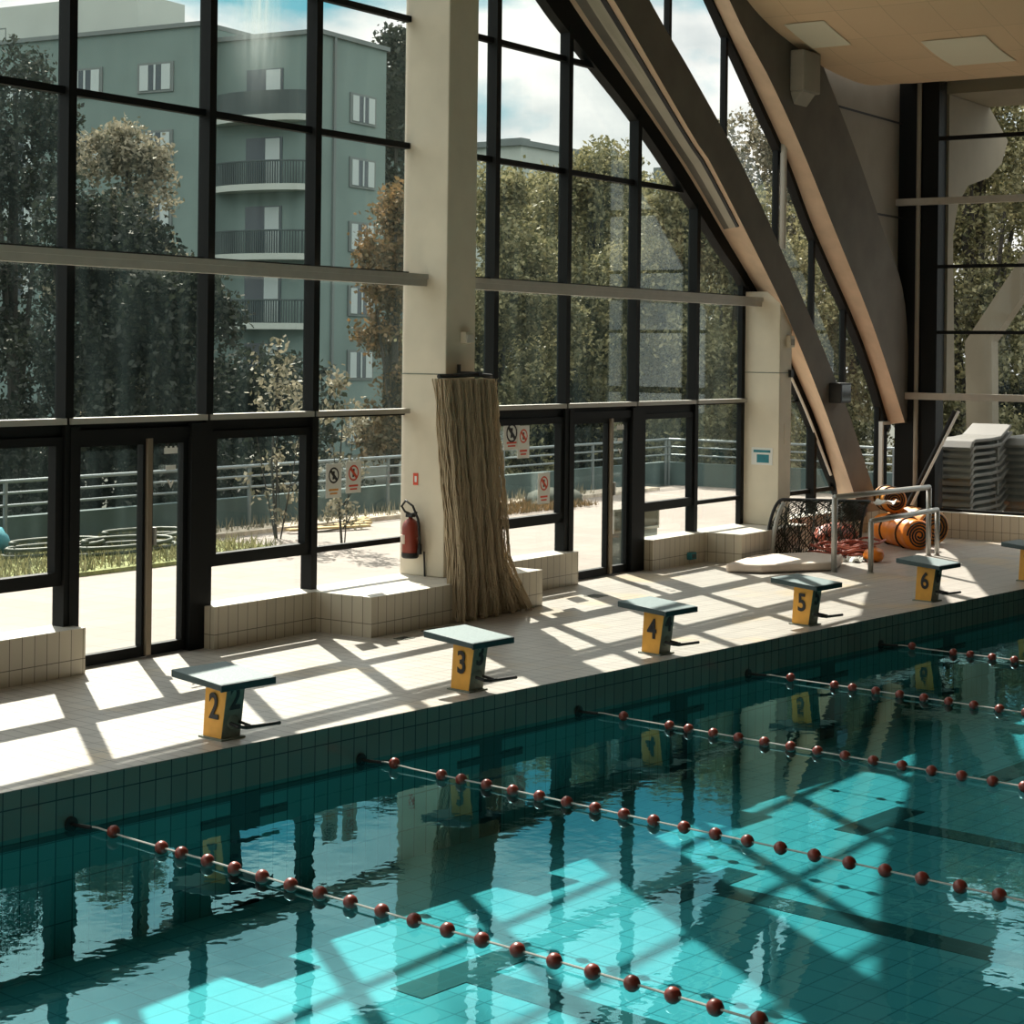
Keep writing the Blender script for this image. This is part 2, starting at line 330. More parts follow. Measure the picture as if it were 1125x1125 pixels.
# deck: ring of slabs round the basin (world axes)
mb = MB(); fl = W(-14, -.06, 0); fr_ = W(SEND+.1, -.06, 0); er = W(SEND+.1, 30, 0)
def edge_x(y):  # x of the end wall at world y
    t = (fr_.y-y)/(fr_.y-er.y); return fr_.x+(er.x-fr_.x)*t
mb.prism([(fl.x, fl.y, -.3), (-14, 0, -.3), (edge_x(0), 0, -.3), (fr_.x, fr_.y, -.3)], (0, 0, .3))
mb.build('floor', ['deck', 'deck']).__setitem__('kind', 'structure')
mb = MB(); mb.box(-14, PX0, PY1, 0, -.3, 0); struct(mb.build('floor', 'deck'))
mb = MB(); mb.prism([(PX1, 0, -.3), (PX1, PY1, -.3), (edge_x(PY1), PY1, -.3), (edge_x(0), 0, -.3)], (0, 0, .3)); struct(mb.build('floor', 'deck'))
# basin walls above and below the water line
mb = MB(); mb.box(PX0-.1, PX1+.1, 0, .12, -.34, -.002); mb.v = [(x, y if y == 0 else .12, z) for x, y, z in mb.v]
struct(mb.build('wall_pool_upper', 'poolwall', frame=Matrix.Translation((0, -.004, 0))))
mb = MB(); mb.box(PX0-.1, PX1+.1, 0, .12, ZB-.1, -.34); struct(mb.build('wall_pool_lower', 'poolwall_low', frame=Matrix.Translation((0, -.002, 0))))
mb = MB(); mb.box(PX0, PX1, -.012, 0, -.35, -.315); struct(mb.build('trim_1', 'band'))
for nm, a in (('wall_pool_left', (PX0-.12, PX0, PY1, 0)), ('wall_pool_right', (PX1, PX1+.12, PY1, 0)), ('wall_pool_near', (PX0, PX1, PY1-.12, PY1))):
    mb = MB(); mb.box(*a, ZB-.1, -.005); struct(mb.build(nm, 'poolwall_low'))
mb = MB(); mb.box(PX0-.1, PX1+.1, PY1-.1, .1, ZB-.1, ZB); struct(mb.build('floor_pool', 'poolfloor'))
mb = MB()
for k in range(-1, 7):
    xc = .05+2.46*k
    mb.box(xc-.125, xc+.125, PY1+2, -1.9, ZB, ZB+.004); mb.box(xc-.5, xc+.5, -2.1, -1.85, ZB, ZB+.0045)
struct(mb.build('trim_2', 'lane'))
mb = MB()
for k in range(-1, 7):
    xc = .045+2.46*k
    mb.box(xc-.125, xc+.125, -.008, .0, ZB, -.35); mb.box(xc-.375, xc+.375, -.0075, .0, -.505, -.445)
struct(mb.build('trim_3', 'band'))
mb = MB(); mb.add([(PX0, PY1, ZW), (PX1, PY1, ZW), (PX1, 0, ZW), (PX0, 0, ZW)], [(0, 1, 2, 3)]); struct(mb.build('water', 'water'))

# ================================================================== exterior ground
mb = MB(); fbx(mb, -14, 23.5, -7.0, -.07, -.3, -.02); struct(mb.build('floor_terrace', 'terrace', frame=MF))
mb = MB(); fbx(mb, SEND+.3, 23.5, -.07, 24, -.3, -.02); struct(mb.build('floor_terrace', 'terrace', frame=MF))
mb = MB(); mb.add([(-160, 4, -1.6), (260, -60, -1.6), (260, 260, -1.6), (-160, 260, -1.6)], [(0, 1, 2, 3)]); struct(mb.build('ground', 'earth'))

# ================================================================== curbs (tiled plinths)
CZ = .37
def curb(name, blocks, label=None):
    mb = MB()
    for b in blocks: fbx(mb, *b, 0, CZ)
    return struct(mb.build(name, ['curb', 'curbtop'], frame=MF, topslot=1, bevel=0))
curb('trim_4', [(-14, .90, -.05, .27)])
curb('trim_5', [(2.42, 5.0, -.05, .24), (3.78, 6.62, .24, .90), (5.0, 8.36, -.05, .24)])
curb('trim_6', [(10.05, 12.2, -.05, .24), (11.38, 13.3, .24, .76), (12.2, SEND, -.05, .24)])
mb = MB(); fbx(mb, SEND-.22, SEND+.1, .24, 24, 0, CZ); struct(mb.build('trim_7', ['curb', 'curbtop'], frame=MF, topslot=1))

# ================================================================== glazing
ACURVE = [(2.0, 9.9), (4.0, 9.1), (6.0, 7.95), (7.66, 6.75), (8.5, 6.26), (9.82, 5.56), (11.06, 4.78), (12.05, 4.10), (12.78, 3.61), (14.44, 2.13), (15.53, .95), (16.1, .37)]
BCURVE = [(2.0, 12.6), (5.0, 11.4), (8.0, 9.55), (9.93, 8.0), (11.03, 7.06), (12.11, 6.12), (13.12, 5.25), (13.91, 4.43), (15.2, 3.28), (16.0, 2.45), (16.66, 1.57)]
def interp(curve, s):
    if s <= curve[0][0]: return curve[0][1]+(curve[0][0]-s)*.2
    for (a, b), (c, d) in zip(curve, curve[1:]):
        if s <= c: return b+(d-b)*(s-a)/(c-a)
    return curve[-1][1]
def smooth(curve, n=6):
    out = []
    P = [Vector((a, b)) for a, b in curve]
    for i in range(len(P)-1):
        p0, p1, p2, p3 = P[max(i-1, 0)], P[i], P[i+1], P[min(i+2, len(P)-1)]
        for k in range(n):
            t = k/n; out.append(tuple(.5*((2*p1)+(p2-p0)*t+(2*p0-5*p1+4*p2-p3)*t*t+(3*p1-p0-3*p2+p3)*t**3)))
    out.append(tuple(P[-1])); return out
AC = smooth(ACURVE); BC = smooth(BCURVE)
TR = [2.0, 3.40, 4.70, 5.98, 7.26, 8.54]                       # transom heights
def window(name, s0, s1, mull, panes, zlow, top=interp, curve=AC, o=.0, thick=None, d=.11, w=.085, trz=TR, sills=True):
    """one glazed bay: mullion frame, its panes of glass and its pale sills"""
    root = empty(name, FM(s0, o)); struct(root)
    fr = MB(); gl = MB(); sl_ = MB()
    for m in mull:
        z1 = interp(curve, m)-.02
        if z1 > zlow: fbx(fr, m-w/2, m+w/2, o-.02, o+d, zlow, z1)
    for i, z in enumerate(trz):
        se = s1
        if interp(curve, s1) < z:
            for q in range(200):
                se = s0+(s1-s0)*q/199
                if interp(curve, se) < z: break
        if se <= s0+.1: continue
        if i == 0 and thick is not None: fbx(fr, s0, thick, o-.02, o+.07, z-.12, z); fbx(fr, thick, se, o-.01, o+.03, z-.02, z)
        elif i == 0: fbx(fr, s0, se, o-.01, o+.03, z-.02, z)
        else: fbx(fr, s0, se, o-.01, o+.06, z-.03, z+.03)
        if sills and i == 0:
            bs = [s0]+[m for m in mull if s0 < m < se]+[se]
            for a, b in zip(bs, bs[1:]): 
                if b-a > .2: fbx(sl_, a+.0, b-w/2-.0, o+.02, o+.13, z, z+.05)
    # pane outline under the curve
    xs = sorted(set([s0, s1]+[c[0] for c in curve if s0 < c[0] < s1]))
    if panes:
        pl = [(x, -o, interp(curve, x)) for x in xs]
        poly = [(s0, -o, zlow)]+pl+[(s1, -o, zlow)] if interp(curve, s1) > zlow+.01 else [(s0, -o, zlow)]+pl
        gl.prism(poly, (0, -.012, 0)); 
    fr.build('frame', 'black', root, MF)
    if sl_.v: tag(sl_.build('sill', 'sill', root, MF), 'dusty metal sill, coloured pale for the sun on it')
    if gl.v: gl.build('pane', 'glass', root, MF)
    return root
# bay one: from far left to the first pillar
ML1 = [-9.6, -8.1, -6.6, -5.1, -3.6, -2.1, -.65, .85, 2.47, 3.90]
w1 = window('window_1', -12, 5.375, ML1, True, CZ, thick=3.93)
# bay two and three: first pillar to the foot of the arch
ML2 = [6.86, 8.30, 9.86, 11.36, 12.45, 13.9]
w2 = window('window_2', 5.85, 12.76, [6.86, 8.30, 9.86, 11.36], True, CZ, thick=11.4)
w3 = window('window_3', 13.15, 16.0, [14.9], True, CZ, sills=False)
# diagonal head frame under the arch
def band(curve, o0, o1, lo, hi, name, mtl, parent=None, s_from=None):
    mb = MB(); q = []
    n = len(curve)
    for i, (s, z) in enumerate(curve):
        a = Vector(curve[max(i-1, 0)]); b = Vector(curve[min(i+1, n-1)]); t = (b-a).normalized(); nn = Vector((-t.y, t.x))
        if nn.y < 0: nn = -nn
        q.append([(s+nn.x*h, -o, z+nn.y*h) for (o, h) in ((o0, lo), (o1, lo), (o1, hi), (o0, hi))])
    vs = [p for k in q for p in k]; fs = [(0, 1, 2, 3), tuple(4*(n-1)+i for i in (3, 2, 1, 0))]
    for i in range(n-1):
        for k in range(4): fs.append((4*i+k, 4*i+(k+1) % 4, 4*i+4+(k+1) % 4, 4*i+4+k))
    mb.add(vs, fs); return mb.build(name, mtl, parent, MF)
acut = [c for c in AC if c[0] < 12.8]
band(acut, -.03, .10, -.10, .42, 'head_frame', 'black', w2)
band([c for c in AC if c[0] > 12.6], -.03, .10, -.06, .22, 'head_frame', 'black', w3)
mb = MB(); pts = [c for c in AC if 13.2 < c[0] < 15.6]
mb.tube([(s-.08, -.10, z-.05) for s, z in pts], .022, 6); tag(mb.build('lit_edge', 'white', w3, MF), 'white strip painted for the sunlit frame edge')  # sunlight on the diagonal frame's edge put into a white strip
# lower casements, doors
def frame_rect(mb, s0, s1, z0, z1, t, o0, o1):
    fbx(mb, s0, s0+t, o0, o1, z0, z1); fbx(mb, s1-t, s1, o0, o1, z0, z1); fbx(mb, s0+t, s1-t, o0, o1, z0, z0+t); fbx(mb, s0+t, s1-t, o0, o1, z1-t, z1)
def casement(root, s0, s1, full=True):
    mb = MB(); frame_rect(mb, s0, s1, .74, 1.90, .07, .0, .09); fbx(mb, s0, s1, .0, .08, .70, .80)
    if full: mb.build('casement', 'black', root, MF)
casement(w1, -.6, .80); casement(w1, 2.52, 3.86)
mb = MB(); fbx(mb, 3.95, 5.34, -.01, .05, .70, .755); mb.build('transom', 'black', w1, MF)
casement(w2, 6.90, 8.27); casement(w2, 9.95, 11.34)
mb = MB(); fbx(mb, 11.40, 12.75, -.01, .05, .70, .75); fbx(mb, 12.68, 12.77, -.01, .06, .37, 3.6); fbx(mb, 5.86, 6.84, -.01, .05, .70, .76); mb.build('transom', 'black', w2, MF)
mb = MB(); fbx(mb, 13.15, 15.8, -.01, .05, .66, .72); mb.build('transom', 'black', w3, MF)
def door(name, s0, s1, split, jl, jr, label=None):
    root = empty(name, FM((s0+s1)/2, 0)); struct(root)
    mb = MB(); fbx(mb, s0, s0+jl, -.02, .12, 0, 1.98); fbx(mb, s1-jr, s1, -.02, .12, 0, 1.98); fbx(mb, s0+jl, s1-jr, -.02, .10, 1.86, 1.95); mb.build('door_frame', 'black', root, MF)
    for a, b in ((s0+jl, split), (split+.02, s1-jr)):
        lf = MB(); frame_rect(lf, a, b, .01, 1.86, .05, .0, .07); fbx(lf, a+.05, b-.05, .0, .07, .06, .10)
        L = lf.build('door_leaf', 'black', root, MF); gm = MB(); fbx(gm, a+.05, b-.05, .03, .038, .10, 1.81); gm.build('pane', 'glass', L, MF)
    mb = MB(); fbx(mb, split-.02, split+.035, .07, .10, .02, 1.86); tag(mb.build('meeting_rail', 'brass', root, MF), 'worn brass-coloured meeting rail')
    mb = MB(); fbx(mb, split+.05, split+.08, .07, .11, .95, 1.10); mb.build('handle', 'steel', root, MF)
    return root
d1 = door('door_1', .86, 2.50, 1.76, .10, .26)
d2 = door('door_2', 8.34, 10.05, 9.30, .10, .30)
# the window panes must leave the door openings to the doors: rebuild bay panes as separate sheets
def repane(root, quads, curve, s0, s1, o=0, mtl='glass'):
    for c in children_of(root):
        if c.name.startswith('pane'): bpy.data.objects.remove(c)
    for a, b, z0 in quads:
        mb = MB(); xs = [a]+[c[0] for c in curve if a+.01 < c[0] < b-.01]+[b]
        top_ = [(x, -o, interp(curve, x)) for x in xs]
        if top_[0][2] < z0+.05: continue
        poly = [(a, -o, z0)]+[p for p in top_ if p[2] > z0]
        if top_[-1][2] > z0: poly.append((b, -o, z0))
        mb.prism(poly, (0, -.01, 0)); mb.build('pane', mtl, root, MF)
repane(w1, [(-12, .86, CZ), (.86, 2.47, 1.95), (2.47, 5.36, CZ)], AC, -12, 5.4)
repane(w2, [(5.85, 8.34, CZ), (8.34, 10.0, 1.95), (10.0, 12.76, CZ)], AC, 5.85, 12.76)
repane(w3, [(13.15, 15.9, CZ)], AC, 13.15, 15.9)
# upper glazing between the two arches
OB = .42
ATOP = [(2.0, 11.0), (4.6, 9.9), (7.0, 8.45), (9.13, 6.74), (10.24, 5.98), (11.55, 5.0), (12.61, 4.08), (13.73, 3.02), (14.40, 2.33), (14.94, 1.77), (15.83, .66), (16.1, .37)]
w4 = empty('window_4', FM(9.9, OB)); struct(w4)
mb = MB()
for m in (-.65, .85, 2.4, 3.9, 5.4, 6.9, 8.42, 9.93, 11.38, 12.88, 14.01, 15.07, 16.34):
    z0 = max(interp(ATOP, m)-.12, CZ) if m < 15.5 else CZ; z1 = interp(BC, m)
    fbx(mb, m-.03, m+.03, OB-.03, OB+.05, z0, z1)
fbx(mb, 15.4, SEND, OB-.03, OB+.05, .37, .43); fbx(mb, SEND-.1, SEND-.04, OB-.03, OB+.06, .4, 2.0)
mb.build('frame', 'black', w4, MF)
band(BC, OB-.04, OB+.08, -.10, .05, 'head_frame', 'black', w4)
mb = MB(); pb = [(x, -OB, interp(AC, x)+.1) for x in [c[0] for c in AC if c[0] < 15.6]]+[(15.7, -OB, CZ), (SEND, -OB, CZ)]
pt = [(x, -OB, interp(BC, x)) for x in [SEND]+[c[0] for c in BC][::-1]]
# strip-wise panes
xs = [-8+i*.5 for i in range(50)]; xs = [x for x in xs if x < SEND]+[SEND]
for a, b in zip(xs, xs[1:]):
    la = max(interp(AC, a)+.1, CZ); lb = max(interp(AC, b)+.1, CZ); ta = interp(BC, a); tb = interp(BC, b)
    mb.add([(a, -OB, la), (b, -OB, lb), (b, -OB, tb), (a, -OB, ta)], [(0, 1, 2, 3)])
mb.build('pane', 'glass2', w4, MF)
mb = MB(); mb.tube([(12.92, -OB-.10, 4.05), (12.92, -OB-.10, 5.52)], .045, 10); tag(mb.build('downpipe', 'wallpaint', w4, MF), 'pale round downpipe')
# white strips that paint the lit frame outline by the end post
mb = MB(); fbx(mb, SEND-.36, SEND-.31, OB+.06, OB+.12, .6, 1.62); fbx(mb, SEND-.36, SEND-.02, OB+.06, OB+.12, 1.62, 1.67); fbx(mb, SEND-.06, SEND-.02, OB+.06, OB+.12, 1.67, 2.05)
tag(mb.build('lit_outline', 'white', w4, MF), 'thin white stepped strips painted for the lit frame outline')

# end window
mb = MB(); fbx(mb, SEND-.1, SEND+.15, 4.6, 30, .0, 7.2); struct(mb.build('wall_end_added', 'beamface', frame=MF))  # unseen solid stretch, added to keep reflections off the panes
w5 = empty('window_5', FM(SEND, .6)); struct(w5)
mb = MB()
for z, h in ((3.0, .025), (3.97, .025), (5.86, .03)): fbx(mb, SEND-.03, SEND+.03, .9, 4.6, z-h, z+h)
for o in (4.52,): fbx(mb, SEND-.05, SEND+.05, o-.04, o+.04, CZ, 6.7)
fbx(mb, SEND-.02, SEND+.02, 1.1, 4.6, CZ, CZ+.04)
mb.build('frame', 'black', w5, MF)
mb = MB(); fbx(mb, SEND-.05, SEND+.06, 1.2, 24, CZ, 7.0); mb = MB(); mb.add([(SEND, -.6, CZ), (SEND, -4.6, CZ), (SEND, -4.6, 6.8), (SEND, -.6, 6.8)], [(0, 1, 2, 3)]); mb.build('pane', 'glass2', w5, MF)
for z in (2.055, 4.93):
    mb = MB(); fbx(mb, SEND-.16, SEND-.06, .50, 4.6, z-.05, z+.05); tag(mb.build('rail', 'rail', w5, MF), 'beige horizontal rail')
mb = MB(); fbx(mb, SEND-.05, SEND+.25, .60, .91, CZ, 6.9); fbx(mb, SEND-.05, SEND+.25, .99, 1.24, CZ, 6.9); fbx(mb, SEND+.0, SEND+.2, .91, .99, CZ, 6.9); mb.build('corner_post', 'black', w5, MF)
mb = MB(); mb.tube([(SEND-.09, -.95, CZ), (SEND-.09, -.95, 6.72)], .035, 10); tag(mb.build('conduit', 'panelwall', w5, MF), 'grey vertical pipe on the black post')

# horizontal rails of the front
for nm, s0, s1 in (('wall_rail', -12, 5.36), ('wall_rail', 5.86, 12.775)):
    mb = MB(); fbx(mb, s0, s1, .19, .30, 3.28, 3.35); fbx(mb, s0, s1, .17, .32, 3.35, 3.40)
    o = mb.build(nm, 'rail', frame=MF)
    tag(o, 'long beige rail across the tall panes left of the net pillar' if s0 < 0 else 'long beige rail from the net pillar to the right pillar', 'rail')

# ================================================================== pillars
def pillar(s0, s1, o0, o1, z1, label, cut=None):
    mb = MB()
    if cut is None: fbx(mb, s0, s1, o0, o1, CZ, z1)
    else: mb.prism([(s0, -o0, CZ), (s0, -o1, CZ), (s0, -o1, z1), (s0, -o0, cut)], (s1-s0, 0, 0))
    root = empty('concrete_pillar', FM((s0+s1)/2, (o0+o1)/2, CZ)); tag(root, label, 'pillar')
    mb.build('shaft', 'pillar', root, MF, bevel=.012)
    mb = MB(); mb.box(s0-.004, s1+.004, -o1-.004, -o0, 2.395, 2.405); mb.build('joint', 'greyconc', root, MF)
    return root
p1 = pillar(5.38, 5.88, -.02, .535, 11.5, 'tall cream concrete pillar carrying the fire extinguisher and hanging net')
p2 = pillar(12.78, 13.14, -.02, .57, 3.48, 'cream concrete pillar with a small blue notice, under the arch beam')

# ================================================================== arch beams
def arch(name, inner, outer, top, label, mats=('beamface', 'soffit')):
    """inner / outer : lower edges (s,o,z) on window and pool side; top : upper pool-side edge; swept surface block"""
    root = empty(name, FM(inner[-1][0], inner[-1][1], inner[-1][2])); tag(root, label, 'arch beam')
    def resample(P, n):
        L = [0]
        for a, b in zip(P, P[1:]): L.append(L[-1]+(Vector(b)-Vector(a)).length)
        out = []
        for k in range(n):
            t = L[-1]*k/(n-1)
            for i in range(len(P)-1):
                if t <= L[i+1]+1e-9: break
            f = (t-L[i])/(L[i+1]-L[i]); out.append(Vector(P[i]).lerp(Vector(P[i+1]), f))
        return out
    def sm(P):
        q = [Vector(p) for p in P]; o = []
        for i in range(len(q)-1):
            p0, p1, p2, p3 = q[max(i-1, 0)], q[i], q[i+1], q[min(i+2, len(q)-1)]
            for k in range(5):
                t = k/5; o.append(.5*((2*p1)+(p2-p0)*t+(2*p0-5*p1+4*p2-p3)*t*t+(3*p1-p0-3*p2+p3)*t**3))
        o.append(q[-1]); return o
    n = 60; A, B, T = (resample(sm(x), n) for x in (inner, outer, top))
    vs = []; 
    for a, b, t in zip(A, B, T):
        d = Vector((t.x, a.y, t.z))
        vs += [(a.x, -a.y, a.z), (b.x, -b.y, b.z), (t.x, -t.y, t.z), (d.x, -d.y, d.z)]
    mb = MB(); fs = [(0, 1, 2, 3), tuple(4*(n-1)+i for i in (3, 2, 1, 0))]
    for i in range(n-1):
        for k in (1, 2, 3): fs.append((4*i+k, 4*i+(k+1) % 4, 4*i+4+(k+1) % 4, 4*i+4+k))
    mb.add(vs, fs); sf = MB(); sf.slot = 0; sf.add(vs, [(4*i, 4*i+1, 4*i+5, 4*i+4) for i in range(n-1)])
    mb.build('beam_side', mats[0], root, MF); tag(sf.build('soffit', mats[1], root, MF), 'underside coloured paler tan for the light on it')
    return root, A, B
Ain = [(1.0, .05, 10.5), (4.0, .05, 9.35), (6.2, .05, 8.05), (8.21, .05, 6.66), (9.62, .05, 5.82), (10.96, .05, 5.0), (12.2, .05, 4.12), (13.25, .05, 3.36), (14.5, .05, 2.2), (15.16, .05, 1.5), (15.95, .05, .37)]
Aout = [(1.0, .6, 10.5), (4.0, .6, 9.35), (6.3, .6, 8.05), (8.40, .6, 6.62), (10.26, .6, 5.29), (10.78, .6, 4.96), (12.47, .6, 3.56), (13.17, .6, 2.91), (14.2, .6, 1.82), (15.13, .6, .70), (15.35, .6, .37)]
Atop = [(1.6, .6, 11.2), (4.6, .6, 9.95), (7.0, .6, 8.5), (9.13, .6, 6.80), (10.24, .6, 6.02), (11.55, .6, 5.06), (12.61, .6, 4.13), (13.73, .6, 3.07), (14.40, .6, 2.38), (14.94, .6, 1.82), (15.83, .6, .71), (16.1, .6, .37)]
archA, A_, B_ = arch('arch_beam', Ain, Aout, Atop, 'curved concrete arch beam passing behind the right cream pillar down to the curb')
# cream panel and a dark strip that paints the cavity's shade
def soffit_strip(o_a, o_b, name, mtl, lift=.012, i0=0, i1=60):
    mb = MB(); vs = []
    for a, b in zip(A_[i0:i1], B_[i0:i1]):
        w = (b.y-a.y); f0 = (o_a-a.y)/w; f1 = (o_b-a.y)/w; p = a.lerp(b, f0); q = a.lerp(b, f1)
        vs += [(p.x-lift, -p.y, p.z-lift), (q.x-lift, -q.y, q.z-lift), (q.x, -q.y, q.z), (p.x, -p.y, p.z)]
    n = len(vs)//4; fs = []
    for i in range(n-1):
        for k in range(4): fs.append((4*i+k, 4*i+(k+1) % 4, 4*i+4+(k+1) % 4, 4*i+4+k))
    fs += [(0, 1, 2, 3), tuple(4*(n-1)+i for i in (3, 2, 1, 0))]
    mb.add(vs, fs); return mb.build(name, mtl, archA, MF)
tag(soffit_strip(.17, .30, 'cavity_shade', 'beamface', .006, 0, 42), 'dark strip painted for the shade along the soffit cavity')
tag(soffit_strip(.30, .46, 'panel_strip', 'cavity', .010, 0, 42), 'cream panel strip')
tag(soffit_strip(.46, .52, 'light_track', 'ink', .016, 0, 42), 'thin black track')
Bin = [(2.0, .50, 12.6), (5.0, .50, 11.4), (8.0, .50, 9.55), (11.0, .50, 7.0), (12.11, .50, 6.10), (13.12, .50, 5.23), (13.93, .50, 4.38), (15.24, .50, 3.22), (16.0, .50, 2.42), (16.62, .50, 1.62)]
Bout = [(2.0, .80, 12.5), (5.0, .80, 11.3), (8.0, .80, 9.5), (10.8, .80, 6.99), (11.92, .80, 6.17), (12.88, .80, 5.37), (13.92, .80, 4.39), (15.07, .80, 3.30), (15.84, .80, 2.46), (16.50, .80, 1.66)]
Btop = [(4.5, .80, 12.9), (7.5, .80, 11.2), (10.0, .80, 9.4), (12.2, .80, 7.75), (13.67, .80, 6.40), (14.63, .80, 5.50), (15.59, .80, 4.48), (16.31, .80, 3.72), (16.58, .80, 2.9), (16.62, .80, 1.66)]
archB, _, _ = arch('arch_beam', Bin, Bout, Btop, 'curved concrete arch beam ending at the black post, with a concrete bracket')
mb = MB(); fbx(mb, 12.50, 13.02, .80, 1.0, 6.08, 6.62); mb.prism([(12.50, -.80, 6.08), (12.50, -1.0, 6.08), (12.62, -.80, 5.92)], (.4, 0, 0)); mb.build('bracket', 'panelwall', archB, MF, bevel=.02)
# infill panels right of the second beam
mb = MB(); mb.prism([(12.0, -.62, 7.2), (13.6, -.62, 6.0), (14.6, -.62, 5.2), (16.2, -.62, 3.6), (16.6, -.62, 2.6), (SEND, -.62, 1.7), (SEND, -.62, 7.2)], (0, .06, 0)); struct(mb.build('wall_panel', 'panelwall', frame=MF))
mb = MB()
for z, a0 in ((4.7, 14.3), (6.1, 13.3)):
    mb.add([(a0, -.685, z+.016), (SEND, -.685, z+.016), (SEND, -.685, z-.016), (a0, -.685, z-.016)], [(0, 1, 2, 3)])
mb.v = [(x, -.685 if i % 4 else -.685, z) for i, (x, y, z) in enumerate(mb.v)]
struct(mb.build('trim_8', 'ink', frame=MF))
# black loudspeaker on the first arch
mb = MB(); fbx(mb, 14.25, 14.60, .605, .785, 1.98, 2.26); o = mb.build('loudspeaker', 'rubber', frame=MF, bevel=.01); tag(o, 'small black loudspeaker box fixed to the lower arch beam', 'loudspeaker')
mb = MB(); fbx(mb, 14.28, 14.57, .785, .79, 2.01, 2.23); mb.build('grille', 'darkpane', o, MF)

# ================================================================== ceiling and roof
CE = [(2.0, 12.6), (6.0, 10.6), (9.0, 8.6), (10.4, 7.5), (11.26, 7.07), (11.9, 6.85), (12.7, 6.68), (13.55, 6.53), (14.9, 6.47), (16.0, 6.62), (SEND+.1, 6.72), (SEND+.2, 6.73)]
CS = smooth(CE, 4)
mb = MB(); vs = []
for s, z in CS: vs += [(s, -.80, z), (s, -30, z+.0), (s, -30, z+.3), (s, -.80, z+.3)]
n = len(CS); fs = [(0, 1, 2, 3), tuple(4*(n-1)+i for i in (3, 2, 1, 0))]
for i in range(n-1):
    for k in range(4): fs.append((4*i+k, 4*i+(k+1) % 4, 4*i+4+(k+1) % 4, 4*i+4+k))
mb.add(vs, fs); struct(mb.build('ceiling', 'ceil', frame=MF, smooth=False))
mb = MB()
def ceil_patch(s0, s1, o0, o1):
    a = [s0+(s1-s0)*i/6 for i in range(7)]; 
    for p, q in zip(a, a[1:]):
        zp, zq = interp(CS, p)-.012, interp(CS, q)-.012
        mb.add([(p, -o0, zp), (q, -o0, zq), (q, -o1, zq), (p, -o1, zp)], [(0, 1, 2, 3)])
ceil_patch(11.9, 12.75, 1.0, 1.55); ceil_patch(12.85, 14.0, 2.45, 3.3)  # painted patches of light on the boards
struct(mb.build('trim_9', 'ceil_lit', frame=MF))
mb = MB(); mb.prism([(2.2, -.2, 12.75), (-14, -.2, 14.5), (-14, -.2, 14.8), (2.2, -.2, 13.05)], (0, -30.2, 0)); struct(mb.build('ceiling_roof', 'roofm', frame=MF))
# walls behind the viewer's side keep the hall closed to the left
mb = MB(); fbx(mb, -14.2, -14, -.1, 33, 0, 14.4); struct(mb.build('wall_left', 'wallpaint', frame=MF))
mb = MB(); fbx(mb, -14.2, SEND+.1, 29.8, 30.0, 0, 14.4); struct(mb.build('wall_back', 'wallpaint', frame=MF))
mb = MB(); mb.box(-20, 24, PY1-12, PY1, -.3, 0); struct(mb.build('floor', 'deck'))

# ================================================================== starting blocks
def make_block():
    root = empty('starting_block', Matrix.Identity(4))
    ped = MB(); a = [(0, .2, 0), (.17, .2, 0), (.17, .39, 0), (0, .39, 0)]; b = [(.01, .145, .41), (.17, .145, .41), (.17, .37, .44), (.01, .37, .44)]
    ped.hexa(a, b); P = ped.build('pedestal', ['greyconc', 'yellow'], root, bevel=.006)
    for p in P.data.polygons:
        if p.normal.x < -.5: p.material_index = 1  # only this side yellow; grey-green paints shade on the rest
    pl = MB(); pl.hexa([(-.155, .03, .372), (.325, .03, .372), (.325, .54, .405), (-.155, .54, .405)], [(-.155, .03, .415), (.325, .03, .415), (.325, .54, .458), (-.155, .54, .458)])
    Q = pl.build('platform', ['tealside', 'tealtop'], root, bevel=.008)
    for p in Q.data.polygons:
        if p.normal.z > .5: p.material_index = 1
    tag(Q, 'pale teal top with dark edge')
    lip = MB(); lip.box(-.155, .325, .018, .032, .365, .413); lip.build('front_lip', 'tealside', root, bevel=.004)
    hb = MB(); hb.tube([(.06, .20, .115), (.06, .09, .10), (.10, .06, .095), (.40, .06, .085)], .013, 8); hb.tube([(.14, .20, .115), (.14, .07, .10)], .011, 8); tag(hb.build('grab_bar', 'rubber', root), 'black backstroke grab bar')
    bs = MB(); bs.box(-.02, .19, .17, .41, 0, .012); bs.build('foot_plate', 'greyconc', root)
    bolt = MB(); bolt.blob((.09, .185, .12), (.05, .02, .05)); bolt.build('bar_mount', 'greyconc', root)
    return root
proto = make_block()
def shear_mat(x, y, z, rx): return Matrix.Translation((x, y, z)) @ rx
places = [(k, .0+2.46*k+.015*k) for k in range(6)]
blocks = [proto if k == 0 else copy_tree(proto) for k, X in places]
for k, X in places:
    X = [0, 2.47, 4.94, 7.39, 9.86, 12.36][k]
    o = blocks[k]
    o.matrix_basis = Matrix.Translation((X, 0, 0)); num = str(k+2)
    o['category'] = 'starting block'
    o['label'] = ('starting block numbered 2, nearest the camera, in front of the left glass door', 'starting block numbered 3, in front of the tall hanging net', 'starting block numbered 4, in front of the right glass door',
        'starting block numbered 5, in front of the white foam mat and left handrail post', 'starting block numbered 6, in front of the orange rolls', 'starting block only partly in view at the right edge of the photo')[k]
    side = Matrix(((0, 0, -1, X-.003), (-.82, 0, 0, .275), (0, 1, 0, .215), (0, 0, 0, 1)))   # on the yellow side
    poly_text(num, .24, 'ink', o, side)
    frt = Matrix(((.85, 0, 0, X+.088), (0, -.134, -1, .159), (0, 1, 0, .275), (0, 0, 0, 1)))
    poly_text(num, .22, 'ink', o, frt)

